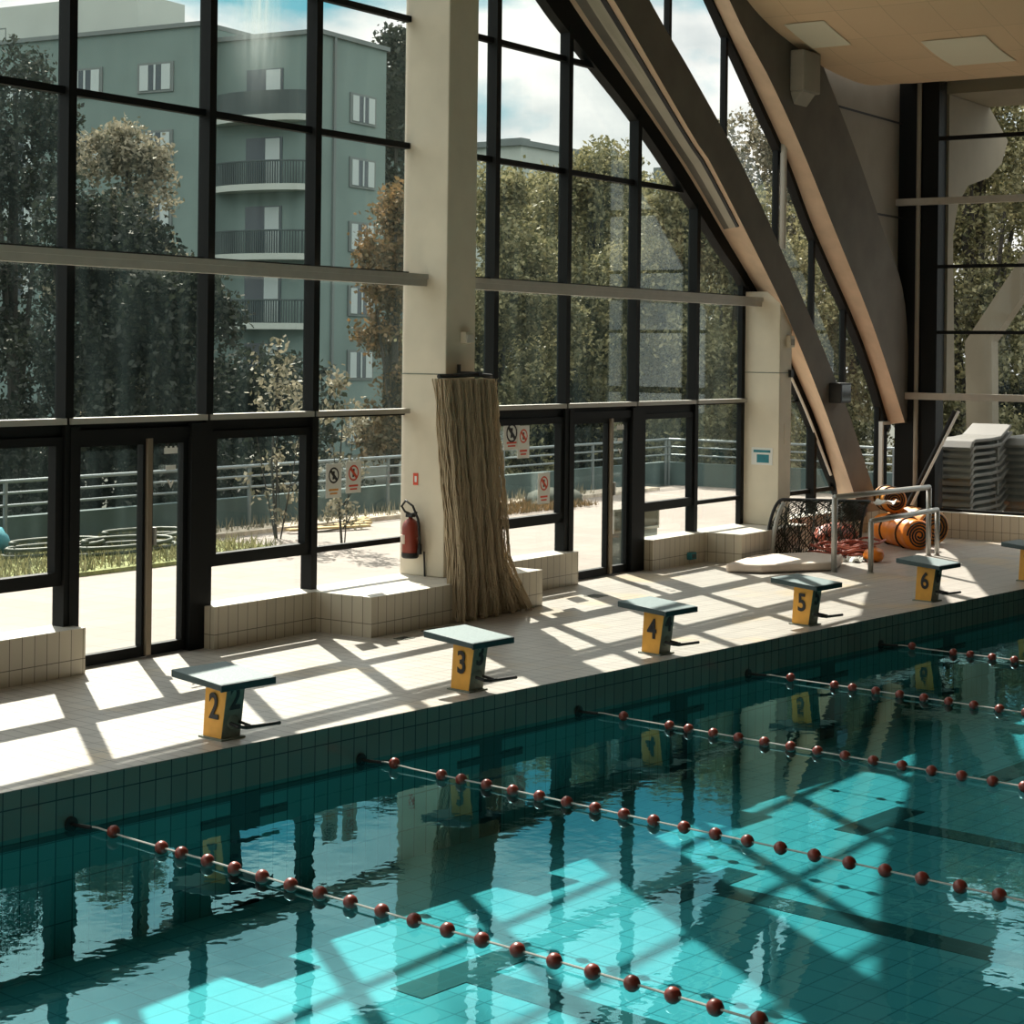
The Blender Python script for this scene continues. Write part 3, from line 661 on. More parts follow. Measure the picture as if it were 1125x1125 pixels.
# ================================================================== lane ropes
def lane_rope(X, y0, label, n):
    root = empty('lane_rope', Matrix.Translation((X, 0, ZW))); tag(root, label, 'lane rope')
    zr = ZW+.022
    pts = [(X-.02, .0, -.30+.02), (X-.01, -.10, -.262), (X, -.25, -.255), (X, -.5, zr)]+[(X+.006*math.sin(i*1.3), -.8-.5*i, zr) for i in range(int(n*.23*2)+2)]
    mb = MB(); mb.tube(pts, .0065, 6); mb.build('cord', 'rope', root)
    f = MB(); f.lathe([(.001, -.036), (.022, -.034), (.036, -.018), (.040, 0), (.036, .018), (.022, .034), (.001, .036)], 14, axis='y')
    proto_f = None
    ys = [y0]+[y0-.45-.23*(i)+(.05 if i else 0) for i in range(n)]
    for i, y in enumerate(ys):
        fm = Matrix.Translation((X, y, zr+ (0.0 if i else .012)))
        if proto_f is None: proto_f = f.build('float', 'float', root, fm, smooth=True)
        else:
            c = proto_f.copy(); COL.objects.link(c); c.parent = root; c.matrix_basis = root.matrix_basis.inverted() @ fm
    hk = MB(); hk.lathe([(.0, -.018), (.045, -.018), (.045, 0), (.0, 0)], 16, (X-.02, .0, -.27), 'y'); hk.tube([(X-.02, -.0, -.27), (X-.02, -.09, -.268), (X-.01, -.20, -.262)], .012, 8)
    hk.build('wall_hook', 'rubber', root)
lane_rope(-1.33, -.40, 'lane rope of red floats nearest the camera, between blocks 2 and the left edge', 30)
lane_rope(1.13, -.32, 'lane rope second nearest the camera, from the wall left of block 3', 30)
lane_rope(3.59, -.45, 'lane rope in the middle of the five, from the wall left of block 4', 32)
lane_rope(6.05, -.45, 'lane rope second farthest away, from the wall just before block 5', 32)
lane_rope(8.45, -.35, 'farthest lane rope, of which only a short piece shows before block 6', 32)

# ================================================================== hanging net at the pillar
root = empty('hanging_net', FM(6.05, .8)); tag(root, 'tall bundle of khaki netting hung from a black bar against the cream pillar', 'net')
NS0, NS1, NO = 5.0, 5.84, .80
def net_pt(u, z):   # u 0..1 along the bar, folds grow downwards
    k = 1-z/2.38; s = NS0+(NS1-NS0)*u + .02*k + (.46*max(0, k-.76)/.24)*(u**3); o = NO+.03*math.sin(u*34)*(.5+.5*k)+.02*math.sin(u*71+3*k)+.18*min(1, k*1.25)
    return Vector((s+.02*math.sin(u*51+z*2), -o, z))
mb = MB(); 
for i in range(190):
    u = (i+random.uniform(-.3, .3))/189; u = min(max(u, 0), 1); zb = random.uniform(.0, .05)
    mb.tube([net_pt(u, z)+Vector((random.uniform(-.004, .004), random.uniform(-.02, .02), 0)) for z in np.linspace(2.36, zb, 26)], .0046, 4)
for r in range(150):
    z = 2.34-r*.0156
    mb.tube([net_pt(u, max(.012, z+.012*((j+r) % 2))) for j, u in enumerate(np.linspace(0, 1, 72))], .0022, 3, caps=False)
mb.build('netting', 'net', root, MF)
mb = MB()      # inner folds
for layer in (0, 1):
    for i in range(110):
        u = (i+random.uniform(-.4, .4))/109; u = min(max(u, 0), 1); off = Vector((0, .07+.06*layer, 0))
        mb.tube([net_pt(u, z)+off+Vector((.015*math.sin(z*9+i), .02*math.sin(z*5+i*2), 0)) for z in np.linspace(2.36, .02, 22)], .007, 4)
mb.build('inner_folds', 'net', root, MF)
mb = MB(); mb.tube([(NS0-.03, -NO+.05, 2.385), (5.55, -NO+.02, 2.40), (NS1+.02, -NO+.05, 2.385)], .022, 8); fbx(mb, 5.57, 5.60, .53, .82, 2.39, 2.43); fbx(mb, 5.57, 5.60, .53, .56, 2.38, 2.50)
mb.build('hanger_bar', 'rubber', root, MF)

# ================================================================== fire extinguisher + sign on the pillar's left face
def ext():
    S = 5.38; root = empty('fire_extinguisher', FM(S-.11, .13, .57)); tag(root, 'red fire extinguisher with black hose hung on the cream pillar', 'fire extinguisher')
    c = (S-.10, -.19, 0)
    mb = MB(); mb.lathe([(.0, .60), (.078, .60), (.085, .62), (.085, .86), (.075, .90), (.045, .94), (.022, .95), (.022, .975), (0, .975)], 20, c); mb.build('cylinder', 'red', root, MF, smooth=True)
    mb = MB(); mb.lathe([(.0, .555), (.075, .555), (.087, .57), (.087, .61), (.0, .61)], 20, c); mb.build('base_ring', 'rubber', root, MF)
    mb = MB(); mb.box(S-.13, S-.07, -.23, -.15, .965, 1.0); mb.tube([(S-.10, -.19, .99), (S-.10, -.27, 1.015)], .010, 6); mb.build('valve', 'rubber', root, MF)
    mb = MB(); h = [(S-.10, -.20, .99), (S-.14, -.15, 1.02), (S-.13, -.10, 1.07), (S-.13, -.15, 1.13), (S-.13, -.24, 1.08), (S-.12, -.30, .95), (S-.11, -.31, .80), (S-.09, -.30, .66)]
    mb.tube(h, .012, 8); mb.lathe([(.0, .60), (.024, .60), (.018, .70), (0, .70)], 12, (S-.09, -.30, 0)); mb.build('hose', 'rubber', root, MF, smooth=True)
    mb = MB(); mb.tube([(c[0]-.045, c[1]+.03, .70), (c[0]-.045, c[1]+.03, .79)], .048, 12); tag(mb.build('instruction_label', 'mattress', root, MF), 'pale instruction label')
    mb = MB(); fbx(mb, S-.03, S, .16, .22, .66, .92); mb.tube([(S-.03, -.31, .62), (S-.012, -.31, CZ)], .01, 6); mb.build('wall_bracket', 'rubber', root, MF)
ext()
def fplate(name, label, cat, s, o0, o1, z0, z1, mtl='white', marks=(), group=None):
    """thin plate on a face looking left (-s)"""
    mb = MB(); fbx(mb, s-.006, s, o0, o1, z0, z1); R_ = mb.build(name, mtl, frame=MF); tag(R_, label, cat, group)
    for (nm, a, b, c, d, mm) in marks:
        m2 = MB(); fbx(m2, s-.0075, s-.006, a, b, c, d); m2.build(nm, mm, R_, MF)
    return R_
fplate('extinguisher_sign', 'small red and white sign above the fire extinguisher', 'sign', 5.38, .145, .205, 1.28, 1.40, 'signred', [('pictogram', .165, .19, 1.31, 1.37, 'white')])
fplate('pool_notice', 'small blue and white notice on the right cream pillar', 'notice', 12.78, .17, .48, 1.17, 1.40, 'white', [('picture', .25, .43, 1.20, 1.31, 'blue'), ('header', .20, .45, 1.335, 1.37, 'blue')])
# emergency light on the pillar's pool face
root = empty('emergency_light', FM(5.68, .54, 2.75)); tag(root, 'small cream emergency light high on the net pillar', 'light fitting')
mb = MB(); fbx(mb, 5.62, 5.76, .535, .60, 2.71, 2.83); mb.build('housing', 'pillar', root, MF, bevel=.01)
mb = MB(); fbx(mb, 5.63, 5.75, .60, .612, 2.72, 2.80); mb.build('diffuser', 'wallpaint', root, MF)
root = empty('alarm_sounder', FM(13.03, .57, 2.8)); tag(root, 'small white alarm box near the top of the right cream pillar', 'alarm')
mb = MB(); fbx(mb, 12.96, 13.10, .57, .63, 2.74, 2.90); mb.build('housing', 'pillar', root, MF, bevel=.01); mb = MB(); fbx(mb, 12.98, 13.08, .63, .64, 2.77, 2.85); mb.build('grille', 'panelwall', root, MF)
mb = MB(); fbx(mb, 13.04, 13.12, .57, .61, 2.34, 2.44); tag(mb.build('hook_bracket', 'rubber', frame=MF), 'small dark hook on the right cream pillar', 'hook')
mb = MB(); fbx(mb, 12.93, 13.08, .57, .575, 1.45, 1.72); tag(mb.build('paper_notice', 'pillar', frame=MF), 'faded paper notice on the shaded face of the right pillar', 'notice')

# ---------------- notices stuck on the glass
def ring(mb, s, o, z, r, t=.008, n=20):
    vs = []; 
    for k in range(n):
        a = 2*PI*k/n
        for rr in (r-t, r): vs.append((s+rr*math.cos(a), -o, z+rr*math.sin(a)))
    mb.add(vs, [(2*k, 2*k+1, 2*((k+1) % n)+1, 2*((k+1) % n)) for k in range(n)])
def pict(name, label, s0, s1, z0, z1, col, group, o=.05, foot='signred'):
    mb = MB(); fbx(mb, s0, s1, o-.004, o, z0, z1); R_ = mb.build(name, 'white', frame=MF); tag(R_, label, 'notice', group)
    c = (s0+s1)/2; r = (s1-s0)*.34; zc = z1-(s1-s0)*.5
    mb = MB(); ring(mb, c, o+.001, zc, r, r*.22)
    a = r*.68; t = r*.14
    mb.add([(c-a-t, -o-.001, zc+a-t), (c-a+t, -o-.001, zc+a+t), (c+a+t, -o-.001, zc-a+t), (c+a-t, -o-.001, zc-a-t)], [(0, 1, 2, 3)])
    mb.build('prohibition_ring', col, R_, MF)
    mb = MB(); mb.add([(c-r*.25, -o-.0006, zc-r*.5), (c+r*.1, -o-.0006, zc-r*.5), (c+r*.2, -o-.0006, zc+r*.5), (c-r*.15, -o-.0006, zc+r*.55)], [(0, 1, 2, 3)]); mb.build('figure', 'ink', R_, MF)
    mb = MB(); h = (z1-z0)
    fbx(mb, c-r*.9, c+r*.9, o, o+.001, z0+h*.20, z0+h*.26); fbx(mb, c-r*.7, c+r*.7, o, o+.001, z0+h*.10, z0+h*.15); mb.build('caption_lines', foot, R_, MF)
pict('prohibition_notice', 'notice with dark prohibition ring, left of the two beside the fire extinguisher', 4.13, 4.36, 1.21, 1.54, 'ink', 'prohibition notices', foot='orange2')
pict('prohibition_notice', 'notice with red prohibition ring, right of the two beside the fire extinguisher', 4.43, 4.66, 1.24, 1.55, 'signred', 'prohibition notices')
pict('prohibition_notice', 'white notice with a dark ring, upper left of the pair right of the hanging net', 7.11, 7.42, 1.56, 1.90, 'ink', 'prohibition notices')
pict('prohibition_notice', 'white notice with a red ring overlapping the dark ringed one right of the net', 7.37, 7.60, 1.46, 1.82, 'signred', 'prohibition notices', o=.058)
pict('prohibition_notice', 'white notice with a red ring alone low on the pane left of the second door', 7.80, 8.04, .93, 1.28, 'signred', 'prohibition notices')
def sticker(label, s, z, cut=1):
    mb = MB()
    fbx(mb, s-.08, s+.08, .076, .079, z+.10, z+.15); D = mb.build('door_sticker', 'white', frame=MF); tag(D, label, 'sticker')
    for dx in (-.055, 0, .055): m2 = MB(); fbx(m2, s+dx-.012, s+dx+.012, .076, .079, z+.15, z+.165); m2.build('letter_top', 'white', D, MF)
    m2 = MB(); fbx(m2, s-.06, s+.06, .076, .079, z-.04, z+.0); m2.build('lower_band', 'white', D, MF)
    m2 = MB(); m2.add([(s-.0, -.079, z-.20), (s+.045, -.079, z-.13), (s+.02, -.079, z-.13), (s+.0, -.079, z-.16), (s-.02, -.079, z-.12), (s-.045, -.079, z-.12)], [(0, 1, 2, 3, 4, 5)]); m2.build('arrow_mark', 'white', D, MF)
sticker('white sticker marks on the narrow leaf of the left glass door', 2.03, 1.62); sticker('white sticker marks on the narrow leaf of the right glass door', 9.52, 1.62)
# floor outlets and drains
def ground_plate(name, label, cat, s, o, a, b, mtl='greyconc'):
    mb = MB(); fbx(mb, s-a/2, s+a/2, o-b/2, o+b/2, 0, .006); R_ = mb.build(name, mtl, frame=MF); tag(R_, label, cat)
    m2 = MB()
    for k in range(5): fbx(m2, s-a/2+.02+k*(a-.04)/5, s-a/2+.02+k*(a-.04)/5+.012, o-b/2+.02, o+b/2-.02, .006, .008)
    m2.build('slots', 'ink', R_, MF)
ground_plate('floor_drain', 'square floor drain in front of the tiled curb left of the pillar', 'drain', 3.95, 1.15, .16, .12)
ground_plate('floor_drain', 'second floor drain, right of the square one before the curb', 'drain', 4.5, 1.05, .2, .10)
ground_plate('floor_drain', 'floor drain in the sunlit patch left of the second door', 'drain', 7.6, .95, .22, .18)
mb = MB(); fbx(mb, 10.9, 11.05, .24, .30, .06, .15); o = mb.build('water_outlet', 'blue', frame=MF, bevel=.008); tag(o, 'small blue outlet box low on the tiled curb right of the second door', 'outlet')
mb = MB(); fbx(mb, 10.93, 11.02, .30, .305, .08, .13); mb.build('cover', 'tealside', o, MF)

# ================================================================== steel handrails
def rail_frame(label, pts, r):
    root = empty('steel_handrail', Matrix.Translation(pts[0][0])); tag(root, label, 'handrail', 'steel handrails by the orange rolls')
    for q, n_ in pts[1:]:
        mb = MB(); mb.tube(q, r, 12); mb.build(n_, 'steel', root, smooth=True)
        if n_ == 'post':
            f = MB(); p = Vector(q[0]); f.lathe([(.0, 0), (.045, 0), (.045, .012), (0, .012)], 14, (p.x, p.y, 0)); f.build('foot_flange', 'steel', root)
g1, g2, g3 = W(11.65, 1.92, 0), W(12.95, 2.43, 0), W(11.65, 2.44, 0)
g1 = W(11.30, 2.12, 0); g3 = W(11.55, 2.44, 0)
P1 = W(11.35, 2.03, 0); P3 = W(13.9, 2.22, 0); P2 = W(11.55, 2.42, 0); P4 = W(14.0, 2.30, 0)
H = Vector((0, 0, 1))
def up_(p, h): return p + Vector((0, 0, h))
rail_frame('taller steel handrail with flat top rail in front of the net goal', [(P1,), ([P1, up_(P1, .90)], 'post'), ([P3, up_(P3, .90)], 'post'), ([up_(P1, .91), up_(P1.lerp(P3, .5), .91), up_(P3, .91)], 'top_rail')], .036)
rail_frame('lower steel handrail ending at the same post, in front of the orange rolls', [(P2,), ([P2, up_(P2, .62)], 'post'), ([P4, up_(P4, .60)], 'post'), ([up_(P2, .63), up_(P4, .61)], 'top_rail')], .033)

# ================================================================== things piled in the corner
# net goal with rounded back
root = empty('net_goal', FM(12.9, .9)); tag(root, 'low rounded goal covered with dark netting beside the right pillar', 'net goal')
def goal_pt(u, v):      # u along, v round the arch
    a = v*PI*.5
    s = 12.05+.25*v+2.1*u; o = .70+.85*u*.5; z = .72*math.sin(a)*(1-.12*u)+.02
    return Vector((12.15+1.7*u+.45*(1-math.cos(a))*(1-u*.3), -(.72+.55*u), z))
mb = MB(); mb.tube([goal_pt(0, v) for v in np.linspace(0, 1, 14)]+[goal_pt(u, 1) for u in np.linspace(.05, 1, 10)], .022, 8); mb.tube([goal_pt(u, 0) for u in np.linspace(0, 1, 10)], .02, 8)
mb.tube([goal_pt(1, v) for v in np.linspace(0, 1, 14)], .02, 8); mb.build('frame', 'rubber', root, MF, smooth=True)
mb = MB()
for i in range(52):
    for sgn in (1, -1):
        pts = []
        for j in range(24):
            v = j/23; u = i/42+sgn*v*.35-.1
            if 0 <= u <= 1: pts.append(goal_pt(u, v)+Vector((.02*math.sin(i*3+j), .03*math.sin(j*.8+i), 0)))
        if len(pts) > 2: mb.tube(pts, .006, 4)
mb.build('netting', 'net2', root, MF)
mb = MB(); mb.tube([goal_pt(0, v)+Vector((-.03, -.1, 0)) for v in np.linspace(0, .8, 10)], .028, 8); tag(mb.build('edge_tube', 'rope', root, MF, smooth=True), 'pale bent tube')
# foam mat on the floor
mb = MB(); base = [(10.45, 1.02), (11.6, .82), (12.4, 1.25), (12.25, 1.75), (11.5, 2.0), (10.6, 1.42)]
mb.prism([(s, -o, .01) for s, o in base], (0, 0, .10)); tag(mb.build('foam_mat', 'mattress', frame=MF, bevel=.03), 'off-white foam mat lying on the deck below the goal net', 'mat')
# rolls
def roll(name, c0, c1, r, mtl, label, cat, ridges=5):
    root = empty(name, MF @ Matrix.Translation((c0[0], -c0[1], 0))); tag(root, label, cat, 'orange rolled covers in the corner')
    a = Vector((c0[0], -c0[1], c0[2])); b = Vector((c1[0], -c1[1], c1[2])); pts = []; rr = []
    for i in range(25):
        t = i/24; pts.append(a.lerp(b, t)); e = min(t, 1-t); rr.append(r*(.93 if e < .02 else 1)*(1+.03*math.sin(t*ridges*2*PI)))
    mb = MB(); mb.tube(pts, rr, 28); mb.build('roll', mtl, root, MF, smooth=True)
    d = (a-b).normalized(); e1 = d.cross(Vector((0, 0, 1))).normalized(); e2 = e1.cross(d)
    mb = MB(); sp = []
    for k in range(70):
        an = k*.36; rad = r*.9*(1-k/80); sp.append(a+d*.012+(e1*math.cos(an)+e2*math.sin(an))*rad)
    mb.tube(sp, .012, 6); mb.build('rolled_edge', 'darkcloth', root, MF)
    mb = MB()
    for t in (.25, .7):
        p = a.lerp(b, t); mb.tube([p+(e1*math.cos(q)+e2*math.sin(q))*(r*1.045) for q in np.linspace(0, 2*PI, 25)[:-1]], .014, 6, closed=True)
    mb.build('strap', 'darkcloth', root, MF)
roll('rolled_cover', (15.3, 1.75, .24), (15.95, .95, .24), .24, 'orange2', 'ochre orange roll with its spiral end facing the pool', 'roll')
roll('rolled_cover', (14.5, 1.85, .20), (15.25, 1.0, .21), .205, 'orange', 'bright shiny orange roll left of the ochre one', 'roll')
roll('rolled_cover', (15.2, 1.2, .60), (15.75, .80, .60), .17, 'orange2', 'smaller orange roll lying on top of the other two', 'roll')
mb = MB(); mb.blob((14.2, -.75, .16), (.5, .25, .16), 20, 10, .12, 3); tag(mb.build('red_buoy_bag', 'redrope', frame=MF, smooth=True), 'dull red bundle behind the steel handrails', 'bundle')
mb = MB(); mb.blob((14.1, -1.0, .5), (.34, .2, .13), 20, 10, .1, 5); tag(mb.build('dark_bag', 'darkcloth', frame=MF, smooth=True), 'dark brown bag on top of the red bundle', 'bag')
mb = MB(); 
for i in range(14):
    a0 = random.uniform(0, 6.28); cx, cy_ = 13.2+random.uniform(-.3, .45), -(1.35+random.uniform(-.25, .3)); r = random.uniform(.18, .34)
    mb.tube([(cx+r*math.cos(a0+t*.4), cy_+r*.7*math.sin(a0+t*.4), .03+.012*i+.02*math.sin(t*1.3+i)) for t in range(17)], .016, 6)
tag(mb.build('coiled_rope', 'redrope', frame=MF, smooth=True), 'heap of coiled red lane line on the deck behind the handrail', 'rope')
mb = MB(); mb.blob((12.75, -1.95, .09), (.16, .13, .09), 14, 8, .15, 8); tag(mb.build('red_float_bag', 'orange', frame=MF, smooth=True), 'small bright orange-red bag behind the left handrail post', 'bag')
def paper(label, s, o, z, seed, a=.26):
    rnd = random.Random(seed); mb = MB(); n = 6; vs = []
    for i in range(n):
        for j in range(n): vs.append((s+(i/5-.5)*a*1.3+rnd.uniform(-.01, .01), -o+(j/5-.5)*a+rnd.uniform(-.01, .01), z+.03+.035*math.sin(i*1.7+seed)*math.cos(j*1.3)+rnd.uniform(0, .012)))
    fs = [(i*n+j, i*n+j+1, (i+1)*n+j+1, (i+1)*n+j) for i in range(n-1) for j in range(n-1)]
    lo = [(x, y, zz-.01) for x, y, zz in vs]; mb.add(vs+lo, fs+[tuple(36+k for k in f[::-1]) for f in fs]); tag(mb.build('folded_sheet', 'white', frame=MF), label, 'sheet')
paper('crumpled white sheet on the dark bag', 14.45, 1.35, .60, 1, .3); paper('white sheet on the deck left of the red bag', 12.6, 1.75, .0, 2, .22)

# leaning pole with brace at the end window
mb = MB(); a = Vector((SEND-.35, -1.0, .45)); b = Vector((SEND-.12, -1.62, 1.85)); mb.tube([a, b], .022, 8); o = mb.build('leaning_pole', 'white', frame=MF); tag(o, 'pale pole leaning against the end window above the orange rolls', 'pole')
mb = MB(); mb.tube([a+Vector((0, .06, 0)), b+Vector((0, .06, 0))], .03, 8); mb.build('dark_sleeve', 'rubber', o, MF)

# dried water stain on one upper pane
def stain_mat():
    m = bpy.data.materials.new('dried_water_stain'); m.use_nodes = True; t = m.node_tree; t.nodes.clear()
    o = t.nodes.new('ShaderNodeOutputMaterial'); tr = t.nodes.new('ShaderNodeBsdfTransparent'); tl = t.nodes.new('ShaderNodeBsdfTranslucent'); tl.inputs[0].default_value = (.34, .38, .37, 1)
    tx = t.nodes.new('ShaderNodeTexCoord'); mp_ = t.nodes.new('ShaderNodeMapping'); mp_.inputs['Scale'].default_value = (9, 1, .8); t.links.new(tx.outputs['Object'], mp_.inputs[0])
    n = t.nodes.new('ShaderNodeTexNoise'); n.inputs['Scale'].default_value = 2; n.inputs['Detail'].default_value = 8; t.links.new(mp_.outputs[0], n.inputs['Vector'])
    gr = t.nodes.new('ShaderNodeTexGradient'); gr.gradient_type = 'QUADRATIC_SPHERE'; m2 = t.nodes.new('ShaderNodeMapping'); m2.vector_type = 'TEXTURE'; m2.inputs['Location'].default_value = (3.15, 0, 5.75); m2.inputs['Scale'].default_value = (.55, 1, 1.1)
    t.links.new(tx.outputs['Object'], m2.inputs[0]); t.links.new(m2.outputs[0], gr.inputs[0])
    f = M_(t, 'MULTIPLY', M_(t, 'MULTIPLY', n.outputs['Fac'], gr.outputs['Fac']), 1.3)
    x = t.nodes.new('ShaderNodeMixShader'); t.links.new(f, x.inputs[0]); t.links.new(tr.outputs[0], x.inputs[1]); t.links.new(tl.outputs[0], x.inputs[2]); t.links.new(x.outputs[0], o.inputs[0]); return m
G['stain'] = stain_mat()
mb = MB(); mb.add([(2.55, -.015, 4.75), (3.82, -.015, 4.75), (3.82, -.015, 6.6), (2.55, -.015, 6.6)], [(0, 1, 2, 3)]); tag(mb.build('dried_stain', 'stain', w1, MF), 'whitish dried water stain running down the pane')

# ================================================================== exterior: terrace wall, railings
def railing(label, pts, post_t, frame=MF, wall=True, zoff=-.02):
    root = empty('terrace_railing', frame @ Matrix.Translation(pts[0])); tag(root, label, 'railing', 'grey railings round the terrace')
    a, b = Vector(pts[0]), Vector(pts[1])
    for z in (.93, .78, .62):
        mb = MB(); mb.tube([a.lerp(b, t)+Vector((0, 0, z+zoff)) for t in (0, .25, .5, .75, 1)], .026 if z > .9 else .018, 8); mb.build('rail', 'galv', root, frame)
    for t in post_t:
        p = a.lerp(b, t); mb = MB(); mb.tube([p+Vector((0, 0, zoff)), p+Vector((0, 0, .93+zoff))], .03, 8); mb.build('post', 'galv', root, frame)
mb = MB(); fbx(mb, -14, 23.6, -7.38, -7.22, -1.6, .44); tag(struct(mb.build('wall_terrace', 'parapet', frame=MF)))
mb = MB(); fbx(mb, 23.5, 23.66, -7.3, 24, -1.6, .44); tag(struct(mb.build('wall_terrace_end', 'parapet', frame=MF)))
railing('long grey three-bar railing on the terrace wall facing the building', [(-10, 7.12, 0), (23.4, 7.12, 0)], [(s+10)/33.4 for s in (-3.2, -.8, 1.6, 4.0, 6.35, 7.51, 10.91, 14.21, 17.5, 20.5, 23.3)])
railing('grey three-bar railing on the end side of the terrace by the trees', [(23.4, 7.1, 0), (23.4, -22, 0)], [i/12 for i in range(13)])
mb = MB(); fbx(mb, -2, 9.0, -7.05, -4.65, -.02, .03); 
def grass_strip(s0, s1, o0, o1, n, label, mtl, h=.16):
    rng = np.random.default_rng(3); vs = []; fs = []
    for i in range(n):
        s = rng.uniform(s0, s1); o = rng.uniform(o0, o1); a = rng.uniform(0, 6.28); hh = h*rng.uniform(.3, 1.2); w = .012; lx, ly = rng.normal(0, .05, 2)
        k = len(vs); vs += [(s-w*math.cos(a), -o-w*math.sin(a), 0), (s+w*math.cos(a), -o+w*math.sin(a), 0), (s+lx, -o+ly, hh)]; fs.append((k, k+1, k+2))
    m2 = MB(); m2.add(vs, fs); return m2
b_ = mb; b_.build('lawn_strip', 'grassm', frame=MF)['kind'] = 'stuff'
bpy.data.objects['lawn_strip']['label'] = 'strip of dry grass along the terrace wall beyond the left door'; bpy.data.objects['lawn_strip']['category'] = 'lawn'
g = grass_strip(-2, 9, -7.0, -4.7, 9000, '', 'grassm').build('grass_blades', 'tree_lit', frame=MF @ Matrix.Translation((0, 0, .02))); tag(g, 'short tufts of grass growing on the strip by the terrace wall', 'grass', kind='stuff')
g = grass_strip(9.2, 20, -7.1, -6.6, 900, '', 'grassm', .22).build('dry_weeds', 'tree_pale', frame=MF); tag(g, 'dry weeds along the foot of the terrace wall', 'weeds', kind='stuff')
mb = MB(); fbx(mb, 9.2, 22, -7.1, -6.5, -.02, .04); o = mb.build('gravel_bed', 'gravel', frame=MF); tag(o, 'pale gravel bed along the terrace wall', 'gravel', kind='stuff')
for k in range(3):
    mb = MB(); s_, o_ = (7.0, 7.9, 6.3)[k], (-5.6, -6.2, -6.1)[k]
    mb.tube([(s_+(.85-.004*t)*math.cos(t*.35), -o_+(.35)*math.sin(t*.35), .06+.004*t) for t in range(46)], .025, 6)
    tag(mb.build('garden_hose', 'hose', frame=MF, smooth=True), ('coiled green hose nearest the left door on the grass', 'coiled green hose farther back by the terrace wall', 'coiled green hose at the left end of the grass')[k], 'hose', 'coiled hoses on the grass')
for k in range(4):
    mb = MB(); mb.box(-.7, .7, -.06, .06, 0, .03); tag(mb.build('timber_plank', 'wood', frame=FM(11.4+.35*k, -6.0-.12*k, 0.02+.0*k) @ Matrix.Rotation(.25*k-.3, 4, 'Z')), ('raw plank lying nearest the hall on the terrace', 'second raw plank on the terrace', 'third raw plank on the terrace', 'raw plank closest to the terrace wall')[k], 'plank', 'planks on the terrace')
g = grass_strip(14, 18, -6.6, -5.4, 3000, '', 'x', .12).build('orange_straw', 'tree_rust', frame=MF); tag(g, 'rust coloured straw heap beyond the pane next to the pillar', 'straw', kind='stuff')
mb = MB(); mb.blob((17.9, 6.3, .06), (.75, .4, .20), 20, 10, .06, 2); tag(mb.build('dark_tarpaulin_mound', 'earth', frame=MF, smooth=True), 'dark covered mound on the terrace beyond the right door', 'mound')
mb = MB(); mb.blob((5.1, 6.6, .22), (.9, .3, .28), 18, 10, .05, 4); tag(mb.build('turquoise_tarpaulin', 'blue', frame=MF, smooth=True), 'turquoise tarpaulin bundle on the grass at the far left', 'tarpaulin')
mb = MB(); fbx(mb, 10.12, 11.25, -.42, -.38, .40, .70); o = mb.build('cream_panel', 'extconc', frame=MF, bevel=.01); tag(o, 'low cream panel standing outside the pane right of the second door', 'panel')
mb = MB(); frame_rect(mb, 10.12, 11.25, .40, .70, .03, -.38, -.36); mb.build('panel_rim', 'wallpaint', o, MF)
mb = MB(); fbx(mb, 10.12, 11.25, -.41, -.39, -.02, .40); mb.build('leg', 'galv', o, MF)

# exterior concrete by the end window
mb = MB(); fin = [(16.9, 6.54), (16.9, 2.0), (17.25, 2.0), (17.1, 4.45), (17.3, 4.95), (17.7, 5.25), (18.6, 5.45), (19.16, 5.72), (19.44, 6.11), (18.6, 6.54)]
mb.prism([(s, -1.28, z) for s, z in fin], (0, .35, 0)); o = mb.build('concrete_buttress', 'extconc', frame=MF); tag(o, 'beige exterior concrete bracket with a curved cut-out beyond the end window', 'buttress')
mb = MB(); fbx(mb, 16.9, 18.6, .9, 24, 6.55, 7.3); struct(mb.build('ceiling_eaves', 'extconc', frame=MF))
mb = MB(); q0 = [(19.8, -.55, -.02), (19.8, -.98, -.02), (20.1, -.98, -.02), (20.1, -.55, -.02)]; q1 = [(19.8, -.47, 2.9), (19.8, -.92, 2.9), (20.1, -.92, 2.9), (20.1, -.47, 2.9)]
q2 = [(19.8, -2.3, 5.6), (19.8, -2.75, 5.6), (20.1, -2.75, 5.6), (20.1, -2.3, 5.6)]; mb.hexa(q0, q1); mb.hexa(q1, q2)
tag(mb.build('concrete_strut', 'extconc', frame=MF), 'bent concrete strut rising to the right beyond the end window', 'strut')
